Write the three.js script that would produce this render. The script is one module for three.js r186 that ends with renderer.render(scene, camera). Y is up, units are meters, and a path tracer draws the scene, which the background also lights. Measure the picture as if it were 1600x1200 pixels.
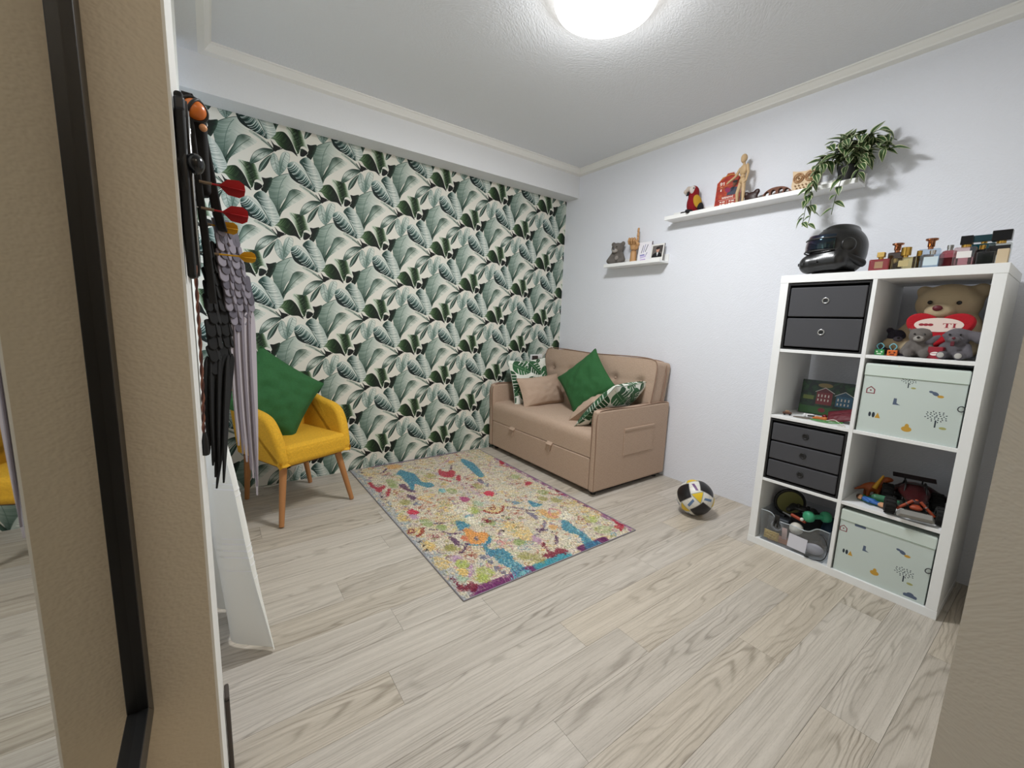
import * as THREE from 'three';
import { RoundedBoxGeometry } from 'three/addons/geometries/RoundedBoxGeometry.js';
import { mergeGeometries, mergeVertices, toCreasedNormals } from 'three/addons/utils/BufferGeometryUtils.js';
import { MarchingCubes } from 'three/addons/objects/MarchingCubes.js';
import { RectAreaLightUniformsLib } from 'three/addons/lights/RectAreaLightUniformsLib.js';
import { createNoise2D, createNoise3D } from 'simplex-noise';

// ---------------------------------------------------------------- camera, sky, light, exposure
const scene = new THREE.Scene();
const renderer = new THREE.WebGLRenderer({ antialias: true });
renderer.toneMapping = THREE.LinearToneMapping;
renderer.toneMappingExposure = 1.16;
renderer.shadowMap.enabled = true;
const camera = new THREE.PerspectiveCamera(2 * Math.atan(600 / 646.88) * 180 / Math.PI, 4 / 3, 0.02, 60);
camera.position.set(-2.9001, 1.1864, 3.1844);
camera.rotation.order = 'YXZ';
camera.rotation.set(-0.1504, -0.6295, 0.0372);
scene.add(camera);
scene.background = new THREE.Color(0.72, 0.84, 1.0);
scene.backgroundIntensity = 3;
RectAreaLightUniformsLib.init();
const LAMP = [-1.44, 1.76], CEIL = 2.6;
const lampLight = new THREE.RectAreaLight(new THREE.Color(0.965, 0.985, 1.0), 63, 0.38, 0.38);
lampLight.name = 'lamp_light';
lampLight.position.set(LAMP[0], CEIL - 0.085, LAMP[1]);
lampLight.lookAt(LAMP[0], 0, LAMP[1]);
lampLight.castShadow = true;
scene.add(lampLight);
const lampGlow = new THREE.PointLight(new THREE.Color(0.965, 0.985, 1.0), 0.95); // the side-light of the same disc, which washes the ceiling
lampGlow.name = 'lamp_glow'; lampGlow.position.set(LAMP[0], CEIL - 0.062, LAMP[1]); lampGlow.castShadow = true; lampGlow.shadow.radius = 1.5; scene.add(lampGlow);
const HALL = [-2.45, 4.05];
const hallFill = new THREE.PointLight(new THREE.Color(1.0, 0.91, 0.80), 0.7);  // added warm fill for the dim near walls, from an unseen source
hallFill.name = 'hall_fill_light'; hallFill.position.set(HALL[0], CEIL - 0.062, HALL[1]); hallFill.castShadow = true; hallFill.shadow.radius = 2; scene.add(hallFill);

// ---------------------------------------------------------------- helpers
let seed = 12345;
const rnd = () => { seed = (seed * 1664525 + 1013904223) >>> 0; return seed / 4294967296; };
const rr = (a, b) => a + (b - a) * rnd();
const n2 = createNoise2D(rnd), n3 = createNoise3D(rnd);
const PI = Math.PI;
const V = (x, y, z) => new THREE.Vector3(x, y, z);
const usedNames = {};
function numbered(n) { const k = usedNames[n] = (usedNames[n] ?? -1) + 1; return k ? n + '_' + String(k).padStart(3, '0') : n; }
function shade(o) { o.castShadow = true; o.receiveShadow = true; return o; }
function part(parent, name, geo, mat, o = {}) {
  const m = shade(new THREE.Mesh(geo, mat)); m.name = name;
  if (o.at) m.position.set(...o.at);
  if (o.rot) m.rotation.set(...o.rot);
  if (o.scale) m.scale.set(...[].concat(o.scale, o.scale, o.scale).slice(0, 3));
  if (o.label) m.userData.label = o.label;
  if (o.kind) m.userData.kind = o.kind;
  parent.add(m); return m;
}
function thing(name, label, category, at = [0, 0, 0], rotY = 0, group) {
  const g = new THREE.Group(); g.name = numbered(name); g.position.set(...at); g.rotation.y = rotY;
  g.userData = { label, category }; if (group) g.userData.group = group;
  scene.add(g); return g;
}
function struct(name, geo, mat, at, label, category = 'room') {
  const m = shade(new THREE.Mesh(geo, mat)); m.name = name; if (at) m.position.set(...at);
  m.userData = { kind: 'structure', label, category }; scene.add(m); return m;
}
const M = (color, roughness = 0.6, o = {}) => new THREE.MeshPhysicalMaterial({ color, roughness, metalness: 0, ...o });
const box = (w, h, d) => new THREE.BoxGeometry(w, h, d);
const rbox = (w, h, d, r = 0.004, s = 3) => new RoundedBoxGeometry(w, h, d, s, Math.min(r, w / 2.01, h / 2.01, d / 2.01));
const cyl = (r1, r2, h, n = 24) => new THREE.CylinderGeometry(r1, r2, h, n);
const sph = (r, w = 20, h = 14) => new THREE.SphereGeometry(r, w, h);
const lathe = (pts, n = 32) => new THREE.LatheGeometry(pts.map(p => new THREE.Vector2(p[0], p[1])), n);
const tube = (pts, r, seg = 40, rad = 8, closed = false) => new THREE.TubeGeometry(new THREE.CatmullRomCurve3(pts.map(p => V(...p)), closed), seg, r, rad, closed);
function boxAB(a, b) { const g = box(b[0] - a[0], b[1] - a[1], b[2] - a[2]); g.translate((a[0] + b[0]) / 2, (a[1] + b[1]) / 2, (a[2] + b[2]) / 2); return g; }
function moved(g, x, y, z) { g.translate(x, y, z); return g; }
function rotd(g, x, y, z) { g.rotateX(x); g.rotateY(y); g.rotateZ(z); return g; }
function worldUV(g, s = 1) { // box mapping in metres
  const p = g.attributes.position, n = g.attributes.normal, uv = [];
  for (let i = 0; i < p.count; i++) {
    const ax = Math.abs(n.getX(i)), ay = Math.abs(n.getY(i)), az = Math.abs(n.getZ(i));
    if (ay >= ax && ay >= az) uv.push(p.getX(i) / s, p.getZ(i) / s);
    else if (ax >= az) uv.push(p.getZ(i) / s, p.getY(i) / s);
    else uv.push(p.getX(i) / s, p.getY(i) / s);
  }
  g.setAttribute('uv', new THREE.Float32BufferAttribute(uv, 2)); return g;
}
function extr(pts, depth, bevel = 0, curve = false, seg = 2) {
  const s = new THREE.Shape();
  if (curve) { s.moveTo(...pts[0]); s.splineThru(pts.slice(1).concat([pts[0]]).map(p => new THREE.Vector2(...p))); }
  else { s.moveTo(...pts[0]); for (const p of pts.slice(1)) s.lineTo(...p); s.closePath(); }
  const g = new THREE.ExtrudeGeometry(s, { depth: depth - 2 * bevel, bevelEnabled: bevel > 0, bevelSize: bevel, bevelThickness: bevel, bevelOffset: -bevel, bevelSegments: seg, curveSegments: 10 });
  g.translate(0, 0, -(depth - 2 * bevel) / 2); return g;
}
// smooth-union blobs: each item {c,r} ellipsoid or {a,b,ra,rb} capsule
function blobGeo(items, k = 0.01, res = 40) {
  const lo = V(1e9, 1e9, 1e9), hi = V(-1e9, -1e9, -1e9);
  for (const t of items) {
    if (t.c) { const r = Math.max(...t.r); lo.min(V(t.c[0] - r, t.c[1] - r, t.c[2] - r)); hi.max(V(t.c[0] + r, t.c[1] + r, t.c[2] + r)); }
    else for (const [q, r] of [[t.a, t.ra], [t.b, t.rb]]) { lo.min(V(q[0] - r, q[1] - r, q[2] - r)); hi.max(V(q[0] + r, q[1] + r, q[2] + r)); }
  }
  const cen = lo.clone().add(hi).multiplyScalar(0.5), half = Math.max(hi.x - lo.x, hi.y - lo.y, hi.z - lo.z) / 2 * 1.12 + k;
  const mc = new MarchingCubes(res, new THREE.MeshBasicMaterial(), false, false, 60000); mc.isolation = 0;
  const dist = (x, y, z) => {
    let d = 1e9;
    for (const t of items) {
      let e;
      if (t.c) { const X = (x - t.c[0]) / t.r[0], Y = (y - t.c[1]) / t.r[1], Z = (z - t.c[2]) / t.r[2]; const q = Math.sqrt(X * X + Y * Y + Z * Z); e = (q - 1) * Math.min(...t.r) * (q > 1 ? 1.15 : 1); }
      else {
        const bx = t.b[0] - t.a[0], by = t.b[1] - t.a[1], bz = t.b[2] - t.a[2], px = x - t.a[0], py = y - t.a[1], pz = z - t.a[2];
        const h = Math.max(0, Math.min(1, (px * bx + py * by + pz * bz) / (bx * bx + by * by + bz * bz)));
        e = Math.hypot(px - bx * h, py - by * h, pz - bz * h) - (t.ra + (t.rb - t.ra) * h);
      }
      const kk = t.k ?? k, h2 = Math.max(kk - Math.abs(d - e), 0) / kk;
      d = Math.min(d, e) - h2 * h2 * kk * 0.25;
    }
    return d;
  };
  const N = res, hs = N / 2;
  for (let z = 0; z < N; z++) for (let y = 0; y < N; y++) for (let x = 0; x < N; x++)
    mc.field[x + y * N + z * N * N] = -dist(cen.x + (x - hs) / hs * half, cen.y + (y - hs) / hs * half, cen.z + (z - hs) / hs * half);
  mc.update();
  let g = new THREE.BufferGeometry();
  g.setAttribute('position', new THREE.BufferAttribute(mc.positionArray.slice(0, mc.count * 3), 3));
  g.scale(half, half, half); g.translate(cen.x, cen.y, cen.z);
  g = mergeVertices(g, half / res * 0.02); g.computeVertexNormals();
  if (g.attributes.position.count > 3) { // orient outwards
    const p = g.attributes.position, n = g.attributes.normal; let s = 0;
    for (let i = 0; i < p.count; i += 7) { const e = half * 0.01, x = p.getX(i), y = p.getY(i), z = p.getZ(i); s += dist(x + n.getX(i) * e, y + n.getY(i) * e, z + n.getZ(i) * e) - dist(x - n.getX(i) * e, y - n.getY(i) * e, z - n.getZ(i) * e); }
    if (s < 0) { const ix = g.index.array; for (let i = 0; i < ix.length; i += 3) { const t = ix[i]; ix[i] = ix[i + 1]; ix[i + 1] = t; } g.computeVertexNormals(); }
  }
  worldUV(g, 0.1); return g;
}
function pillowGeo(w, h, t, o = {}) {
  const n = o.n ?? 22, pos = [], uv = [], idx = [], dent = o.dent ?? 0.07, wr = o.wrinkle ?? 0.006, sd = o.seed ?? 1;
  for (let side = 0; side < 2; side++) for (let j = 0; j <= n; j++) for (let i = 0; i <= n; i++) {
    const u = i / n * 2 - 1, v = j / n * 2 - 1, e = Math.max(0, (1 - u * u)) ** 0.42 * Math.max(0, (1 - v * v)) ** 0.42;
    const px = u * (1 - dent * (1 - v * v)) * w / 2, py = v * (1 - dent * (1 - u * u)) * h / 2;
    const pz = (side ? -1 : 1) * (t / 2 * e + (e > 0.02 ? wr * n2(u * 2.2 + sd, v * 2.2) * e : 0));
    pos.push(px, py, pz); uv.push((side ? 1 - i / n : i / n), j / n);
  }
  const W = n + 1, off = W * W;
  for (let j = 0; j < n; j++) for (let i = 0; i < n; i++) {
    const a = j * W + i, b = a + 1, c = a + W, d = c + 1;
    idx.push(a, b, d, a, d, c, off + a, off + d, off + b, off + a, off + c, off + d);
  }
  const g = new THREE.BufferGeometry(); g.setAttribute('position', new THREE.Float32BufferAttribute(pos, 3)); g.setAttribute('uv', new THREE.Float32BufferAttribute(uv, 2)); g.setIndex(idx);
  g.computeVertexNormals(); return g;
}
// textures
function canvasTex(w, h, draw, o = {}) {
  const c = document.createElement('canvas'); c.width = w; c.height = h; draw(c.getContext('2d'), w, h);
  const t = new THREE.CanvasTexture(c); t.colorSpace = o.data ? THREE.NoColorSpace : THREE.SRGBColorSpace;
  t.wrapS = t.wrapT = THREE.RepeatWrapping; t.magFilter = THREE.LinearFilter; t.anisotropy = 8; return t;
}
function dataTex(w, h, f, srgb) {
  const d = new Uint8Array(w * h * 4);
  for (let y = 0; y < h; y++) for (let x = 0; x < w; x++) { const c = f(x / w, y / h, x, y), i = (y * w + x) * 4; if (typeof c === 'number') d[i] = d[i + 1] = d[i + 2] = c; else { d[i] = c[0]; d[i + 1] = c[1]; d[i + 2] = c[2]; } d[i + 3] = 255; }
  const t = new THREE.DataTexture(d, w, h); t.colorSpace = srgb ? THREE.SRGBColorSpace : THREE.NoColorSpace; t.wrapS = t.wrapT = THREE.RepeatWrapping; t.magFilter = THREE.LinearFilter; t.minFilter = THREE.LinearMipmapLinearFilter; t.generateMipmaps = true; t.needsUpdate = true; return t;
}
const tnoise = (u, v, f, s = 0) => { const a = u * 2 * PI, b = v * 2 * PI, R = f / (2 * PI); return n3(Math.cos(a) * R + s, Math.sin(a) * R + Math.cos(b) * R * 1.3, Math.sin(b) * R * 1.3 - s); };
function rep(t, x, y) { const c = t.clone(); c.repeat.set(x, y); c.needsUpdate = true; return c; }
const clamp = (x, a, b) => Math.max(a, Math.min(b, x));
function poly(x, pts, ox = 0, oy = 0, s = 1, smooth = true) { // closed smooth path through pts (flat array)
  const n = pts.length / 2, P = i => [pts[((i + n) % n) * 2] * s + ox, pts[((i + n) % n) * 2 + 1] * s + oy];
  x.beginPath();
  if (!smooth) { for (let i = 0; i < n; i++) x[i ? 'lineTo' : 'moveTo'](...P(i)); x.closePath(); return; }
  x.moveTo(...P(0));
  for (let i = 0; i < n; i++) { const a = P(i - 1), b = P(i), c = P(i + 1), d = P(i + 2), k = 0.16; x.bezierCurveTo(b[0] + (c[0] - a[0]) * k, b[1] + (c[1] - a[1]) * k, c[0] - (d[0] - b[0]) * k, c[1] - (d[1] - b[1]) * k, c[0], c[1]); }
  x.closePath();
}
// ---------------------------------------------------------------- textures of the room
const stucco = dataTex(512, 512, (u, v) => 128 + 50 * tnoise(u, v, 42) + 40 * tnoise(u, v, 90, 7) + 20 * tnoise(u, v, 16, 3));
const fabricBump = dataTex(256, 256, (u, v, x, y) => 128 + 45 * Math.sin(x * PI / 2) * (((y >> 1) & 1) ? 1 : -1) + 45 * tnoise(u, v, 60, 2));
const fabricTone = dataTex(256, 256, (u, v) => { const q = 226 + 20 * tnoise(u, v, 70, 1) + 9 * tnoise(u, v, 9, 4); return [q, q, q]; }, true);
const WP = {
  stem: [-109, -71, -71, -63, 0, 0], stem2: [-130, -71, -49, -48, -6, -5], stem3: [-15, -57, 7, -32, 41, -20],
  F1: [-1, 2, -28, -3, -68, 5, -108, 36, -129, 75, -135, 109, -100, 92, -53, 51, -24, 24],
  F2: [-17, 29, -48, 55, -81, 99, -92, 138, -86, 146, -59, 119, -38, 83, -24, 49],
  F3: [-9, 18, -24, 55, -21, 91, -5, 125, 20, 144, 25, 112, 23, 68, 10, 28],
  F4: [20, 144, 54, 105, 80, 49, 85, 4, 64, -7, 43, 8, 27, 49, 19, 94],
  E1: [-38, -74, 5, -106, 52, -124, 80, -106, 103, -70, 117, -33, 131, 4, 101, -16, 59, -18, 25, -37, 3, -62, -20, -65],
  E2: [71, -160, 106, -161, 157, -156, 174, -114, 182, -84, 198, -53, 175, -66, 154, -58, 140, -16, 125, -12, 117, -42, 103, -76, 86, -115],
  D2: [153, -48, 181, -46, 194, -30, 167, -3, 147, -5],
  D1: [190, -83, 213, -85, 249, -96, 244, -62, 231, -32, 211, 5, 195, 2, 183, -21, 200, -50],
  A1: [70, 89, 80, 56, 110, 40, 147, 52, 180, 80, 210, 122, 231, 167, 231, 204, 198, 193, 155, 176, 118, 164, 86, 139],
  A2: [142, 37, 160, 10, 192, -4, 223, 21, 250, 60, 268, 102, 282, 153, 256, 191, 231, 204, 231, 167, 210, 122, 180, 80, 162, 58],
  B: [225, -25, 245, -84, 291, -118, 344, -140, 380, -106, 416, -78, 368, -46, 340, -7, 306, 34, 285, 86, 274, 157, 261, 111, 244, 62, 229, 20],
  C: [274, 157, 268, 122, 282, 93, 306, 48, 327, 10, 344, -31, 375, -51, 412, -44, 444, -26, 393, 21, 338, 64, 298, 103],
};
const TW = 0.537, TH = 0.524;
const wallpaperTex = canvasTex(1100, 1073, (x, w, h) => {
  const s = w / (TW * 1000);
  x.fillStyle = '#dedbd0'; x.fillRect(0, 0, w, h);
  const leaf = (key, a, b, c0, ribs, mid, edge) => { // gradient a->b in mm; ribs = [x0,y0,x1,y1,count,spread]
    poly(x, WP[key]); const g = x.createLinearGradient(...a, ...b); c0.forEach((c, i) => g.addColorStop(i / (c0.length - 1), c)); x.fillStyle = g; x.fill();
    if (edge) { x.strokeStyle = edge; x.lineWidth = 2; x.stroke(); }
    x.save(); poly(x, WP[key]); x.clip();
    for (const r of ribs) { const [x0, y0, x1, y1, n, dx, dy, col, lw, bow] = r; x.strokeStyle = col; for (let i = 0; i <= n; i++) { const t = (i + Math.sin(i * 2.7 + n) * .28) / n, px = x0 + (x1 - x0) * t, py = y0 + (y1 - y0) * t; x.lineWidth = lw * (1 + .45 * Math.sin(i * 1.9 + n * 3)); x.beginPath(); x.moveTo(px, py); x.quadraticCurveTo(px + dx * .5 + bow[0], py + dy * .5 + bow[1], px + dx, py + dy); x.stroke(); } }
    x.restore();
    if (mid) { x.strokeStyle = mid[0]; x.lineWidth = mid[1]; x.beginPath(); x.moveTo(mid[2], mid[3]); for (let i = 4; i < mid.length; i += 4) x.quadraticCurveTo(mid[i], mid[i + 1], mid[i + 2], mid[i + 3]); x.stroke(); }
  };
  const unit = () => {
    x.lineCap = 'round'; x.lineJoin = 'round';
    // stems
    x.lineWidth = 17; x.strokeStyle = 'rgba(176,184,172,.75)'; x.beginPath(); x.moveTo(-125, -78); x.quadraticCurveTo(-60, -52, 0, 0); x.stroke();
    x.lineWidth = 5; x.strokeStyle = '#8b978c'; x.beginPath(); x.moveTo(-109, -71); x.quadraticCurveTo(-55, -50, 0, 2); x.stroke();
    x.lineWidth = 3; x.strokeStyle = '#4c5a4f'; x.beginPath(); x.moveTo(-70, -46); x.quadraticCurveTo(-30, -26, 2, 3); x.stroke();
    // big fan leaf
    leaf('B', [225, -60], [400, -30], ['#74867a', '#a0ada2', '#c9cec4', '#dedbd0'], [[325, -115, 270, 110, 13, -80, 20, 'rgba(92,112,101,.3)', 2.2, [0, 20]], [345, -128, 282, 90, 11, 90, 22, 'rgba(140,152,141,.32)', 2.2, [0, 18]], [322, -100, 270, 120, 13, -80, 20, 'rgba(222,224,215,.35)', 3, [0, 20]]], ['#7a8b80', 3.4, 330, -122, 285, -70, 274, 40, 266, 90, 272, 150]);
    x.save(); poly(x, WP.B); x.clip(); { const q = x.createRadialGradient(268, 120, 6, 262, 60, 130); q.addColorStop(0, 'rgba(58,76,66,.8)'); q.addColorStop(.5, 'rgba(96,114,103,.4)'); q.addColorStop(1, 'rgba(120,138,126,0)'); x.fillStyle = q; x.fillRect(200, -150, 240, 320); } x.restore();
    x.strokeStyle = 'rgba(62,80,69,.85)'; x.lineWidth = 2.8; x.beginPath(); x.moveTo(229, 20); x.quadraticCurveTo(245, 80, 272, 152); x.moveTo(245, -84); x.quadraticCurveTo(300, -128, 344, -140); x.stroke();
    leaf('C', [292, 40], [352, 60], ['#27382e', '#5c7064', '#a3afa4', '#d4d6cb'], [[285, 110, 400, -34, 11, 40, 22, 'rgba(60,82,70,.28)', 2.4, [6, -4]], [290, 104, 405, -30, 11, 40, 22, 'rgba(222,226,216,.3)', 2.6, [6, -4]]], ['#4b5f53', 2.6, 276, 150, 306, 52, 405, -32]);
    x.strokeStyle = '#3b4f43'; x.lineWidth = 2.6; x.beginPath(); x.moveTo(270, 120); x.quadraticCurveTo(312, 50, 344, -31); x.quadraticCurveTo(370, -62, 412, -44); x.stroke();
    x.save(); poly(x, WP.C); x.clip(); { const q = x.createRadialGradient(372, -38, 4, 372, -38, 60); q.addColorStop(0, 'rgba(70,88,76,.75)'); q.addColorStop(1, 'rgba(120,138,126,0)'); x.fillStyle = q; x.fillRect(300, -80, 160, 140); } x.restore();
    leaf('D1', [190, -60], [250, -40], ['#1c2b21', '#2c3e31', '#6f8175'], [[200, -70, 205, 0, 6, 40, -18, 'rgba(22,36,27,.4)', 2.6, [0, 0]]], null);
    leaf('D2', [150, -40], [190, -10], ['#44574a', '#142119', '#2b3c31'], [], null, '#cfd2c6');
    leaf('E2', [98, -105], [172, -118], ['#c3cbb9', '#485d40', '#2a3f28', '#52664a', '#ccd2c1'], [[85, -150, 140, -30, 13, 30, -22, 'rgba(205,212,196,.3)', 2.4, [0, 5]], [112, -150, 160, -50, 13, 34, 6, 'rgba(26,44,26,.3)', 2.6, [0, 5]]], ['#22341f', 3, 80, -156, 120, -120, 152, -40], '#d5d8cb');
    x.strokeStyle = 'rgba(217,219,207,.9)'; x.lineWidth = 7; x.beginPath(); x.moveTo(160, -156); x.quadraticCurveTo(180, -110, 194, -60); x.moveTo(78, -140); x.quadraticCurveTo(98, -70, 128, -18); x.stroke();
    leaf('E1', [-30, -66], [112, -76], ['#b9c2b4', '#7d8f72', '#43593c', '#263a24', '#172716'], [[-6, -92, 96, -26, 10, 24, -34, 'rgba(24,42,24,.3)', 2.4, [6, 0]], [0, -90, 100, -22, 10, 24, -34, 'rgba(150,168,138,.28)', 2, [6, 0]]], ['#243820', 2.6, -25, -70, 60, -75, 128, 2]);
    leaf('A1', [104, 150], [168, 66], ['#1c332f', '#3f5a54', '#a3b1a9', '#dedfd6'], [[112, 46, 228, 172, 13, -44, 40, 'rgba(232,235,228,.75)', 3.8, [4, 18]], [116, 53, 228, 179, 13, -44, 40, 'rgba(24,46,42,.5)', 3, [4, 18]]], ['#dfe0d7', 4.5, 108, 50, 190, 90, 231, 200]);
    leaf('A2', [180, 74], [246, 60], ['#4a5f58', '#a9b4ac', '#d3d6cd', '#bcc4bb'], [[160, 30, 232, 180, 14, 60, 2, 'rgba(230,232,225,.6)', 3.6, [0, 12]], [162, 36, 234, 186, 14, 60, 2, 'rgba(84,104,96,.36)', 2.4, [0, 12]]], ['#3f564e', 3.6, 146, 40, 185, 75, 231, 200]);
    x.strokeStyle = 'rgba(52,76,71,.8)'; x.lineWidth = 2.6; x.beginPath(); x.moveTo(70, 89); x.quadraticCurveTo(86, 145, 160, 178); x.quadraticCurveTo(200, 194, 231, 204); x.stroke();
    leaf('F4', [28, 70], [86, 50], ['#83958b', '#c0c9c0', '#d2d6cc'], [[58, 6, 26, 130, 11, 40, 22, 'rgba(88,108,98,.38)', 2, [0, 6]], [58, 12, 26, 136, 11, 40, 22, 'rgba(226,230,222,.4)', 2.4, [0, 6]]], ['#5d7167', 2.6, 64, 0, 40, 50, 22, 140], 'rgba(110,128,118,.6)');
    leaf('F3', [-24, 60], [30, 80], ['#a9b6ad', '#cbd1c8', '#9aaaa1'], [[-5, 24, 10, 130, 10, 26, 16, 'rgba(90,108,98,.4)', 2, [0, 6]], [-5, 24, 10, 130, 10, -26, 16, 'rgba(90,108,98,.4)', 2, [0, 6]]], ['#62756b', 2.2, -4, 22, 0, 80, 20, 142], 'rgba(100,118,108,.7)');
    leaf('F2', [-84, 84], [-44, 104], ['#303f37', '#728378', '#293830'], [], ['#a9b5aa', 3, -17, 30, -55, 75, -88, 144], '#3a4d42');
    leaf('F1', [-70, -2], [-84, 92], ['#43544a', '#b0b9af', '#d0d4ca', '#67786d'], [[-20, 2, -120, 60, 9, -14, 26, 'rgba(80,98,88,.35)', 2, [-4, 4]]], ['#4b5e53', 2.6, 0, 2, -80, 15, -132, 106], '#2f3f36');
    x.fillStyle = '#18271e'; x.beginPath(); x.moveTo(-20, -60); x.lineTo(0, -36); x.lineTo(40, -26); x.lineTo(22, -10); x.lineTo(6, 6); x.lineTo(-6, 2); x.lineTo(-6, -24); x.closePath(); x.fill();
    x.strokeStyle = '#15231b'; x.lineWidth = 5; x.beginPath(); x.moveTo(-34, -40); x.lineTo(0, 0); x.moveTo(44, -22); x.lineTo(4, 0); x.stroke();
  };
  x.scale(s, s);
  const shifts = []; for (let i = -2; i <= 2; i++) for (let j = -2; j <= 2; j++) { shifts.push([i * TW * 1000, j * TH * 1000]); shifts.push([(i + .5) * TW * 1000, (j + .5) * TH * 1000]); }
  shifts.sort((a, b) => b[1] - a[1] || a[0] - b[0]);
  for (const [ax, ay] of shifts) { x.save(); x.translate(ax, ay); unit(); x.restore(); }
  const im = x.getImageData(0, 0, w, h), d = im.data, bg = [222, 219, 208]; // stronger ink
  for (let i = 0; i < d.length; i += 4) for (let c = 0; c < 3; c++) d[i + c] = clamp(bg[c] + (d[i + c] - bg[c]) * (d[i + c] < bg[c] ? 1.26 : 1), 0, 255);
  x.putImageData(im, 0, 0);
});
// floor boards: eight strips of oak in one sheet
const NS = 8, SW = 1500, SH = 170;
const woodTex = (() => {
  const prm = []; for (let i = 0; i < NS; i++) prm.push({ o: rr(0, 90), cx: rr(.25, .75), cy: rr(.35, .65), tone: rr(-5, 5), warm: rr(-3, 3), amp: rr(.6, 1.2), open: rr(2.2, 5), sk: rr(-.1, .1) });
  return dataTex(SW, SH * NS, (u, v, px, py) => {
    const k = Math.floor(py / SH), p = prm[k], y = (py - k * SH) / SH, X = u * 1.3, Y = y * .148;
    const wob = n2(X * 1.6 + p.o, Y * 9) * .022 + n2(X * 6 + p.o, Y * 22 + 5) * .005;
    const yy = Y - p.cy * .148 + wob + p.sk * (X - .65) * .12;
    const g = Math.sqrt(yy * yy + Math.pow(Math.abs(X - p.cx * 1.3) * .05 * p.open * .45, 2) + .00001);
    const ringRaw = Math.sin((g * 400 + n2(X * 3 + p.o, Y * 30) * 1.2) * (1 + .15 * n2(X + p.o, 3)));
    const ring = Math.pow(.5 + .5 * ringRaw, 4.5) * clamp(p.amp * (.35 + .65 * n2(X * 1.1 + p.o * 2, Y * 6 + 9)), 0, 1.1);
    const fib = n2(X * 14 + p.o, Y * 900) * .6 + n2(X * 40, Y * 1800 + p.o) * .4;
    const broad = n2(X * .9 + p.o, Y * 26);
    const L = 197 + p.tone - ring * 38 - Math.max(0, fib - .1) * 26 + fib * 5 + broad * 9 - Math.max(0, n2(X * 2 + p.o, Y * 160) - .3) * 40;
    return [clamp(L + p.warm * .4, 0, 255), clamp(L - 10 - p.warm * .1, 0, 255), clamp(L - 24 - p.warm, 0, 255)];
  }, true);
})();
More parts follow.
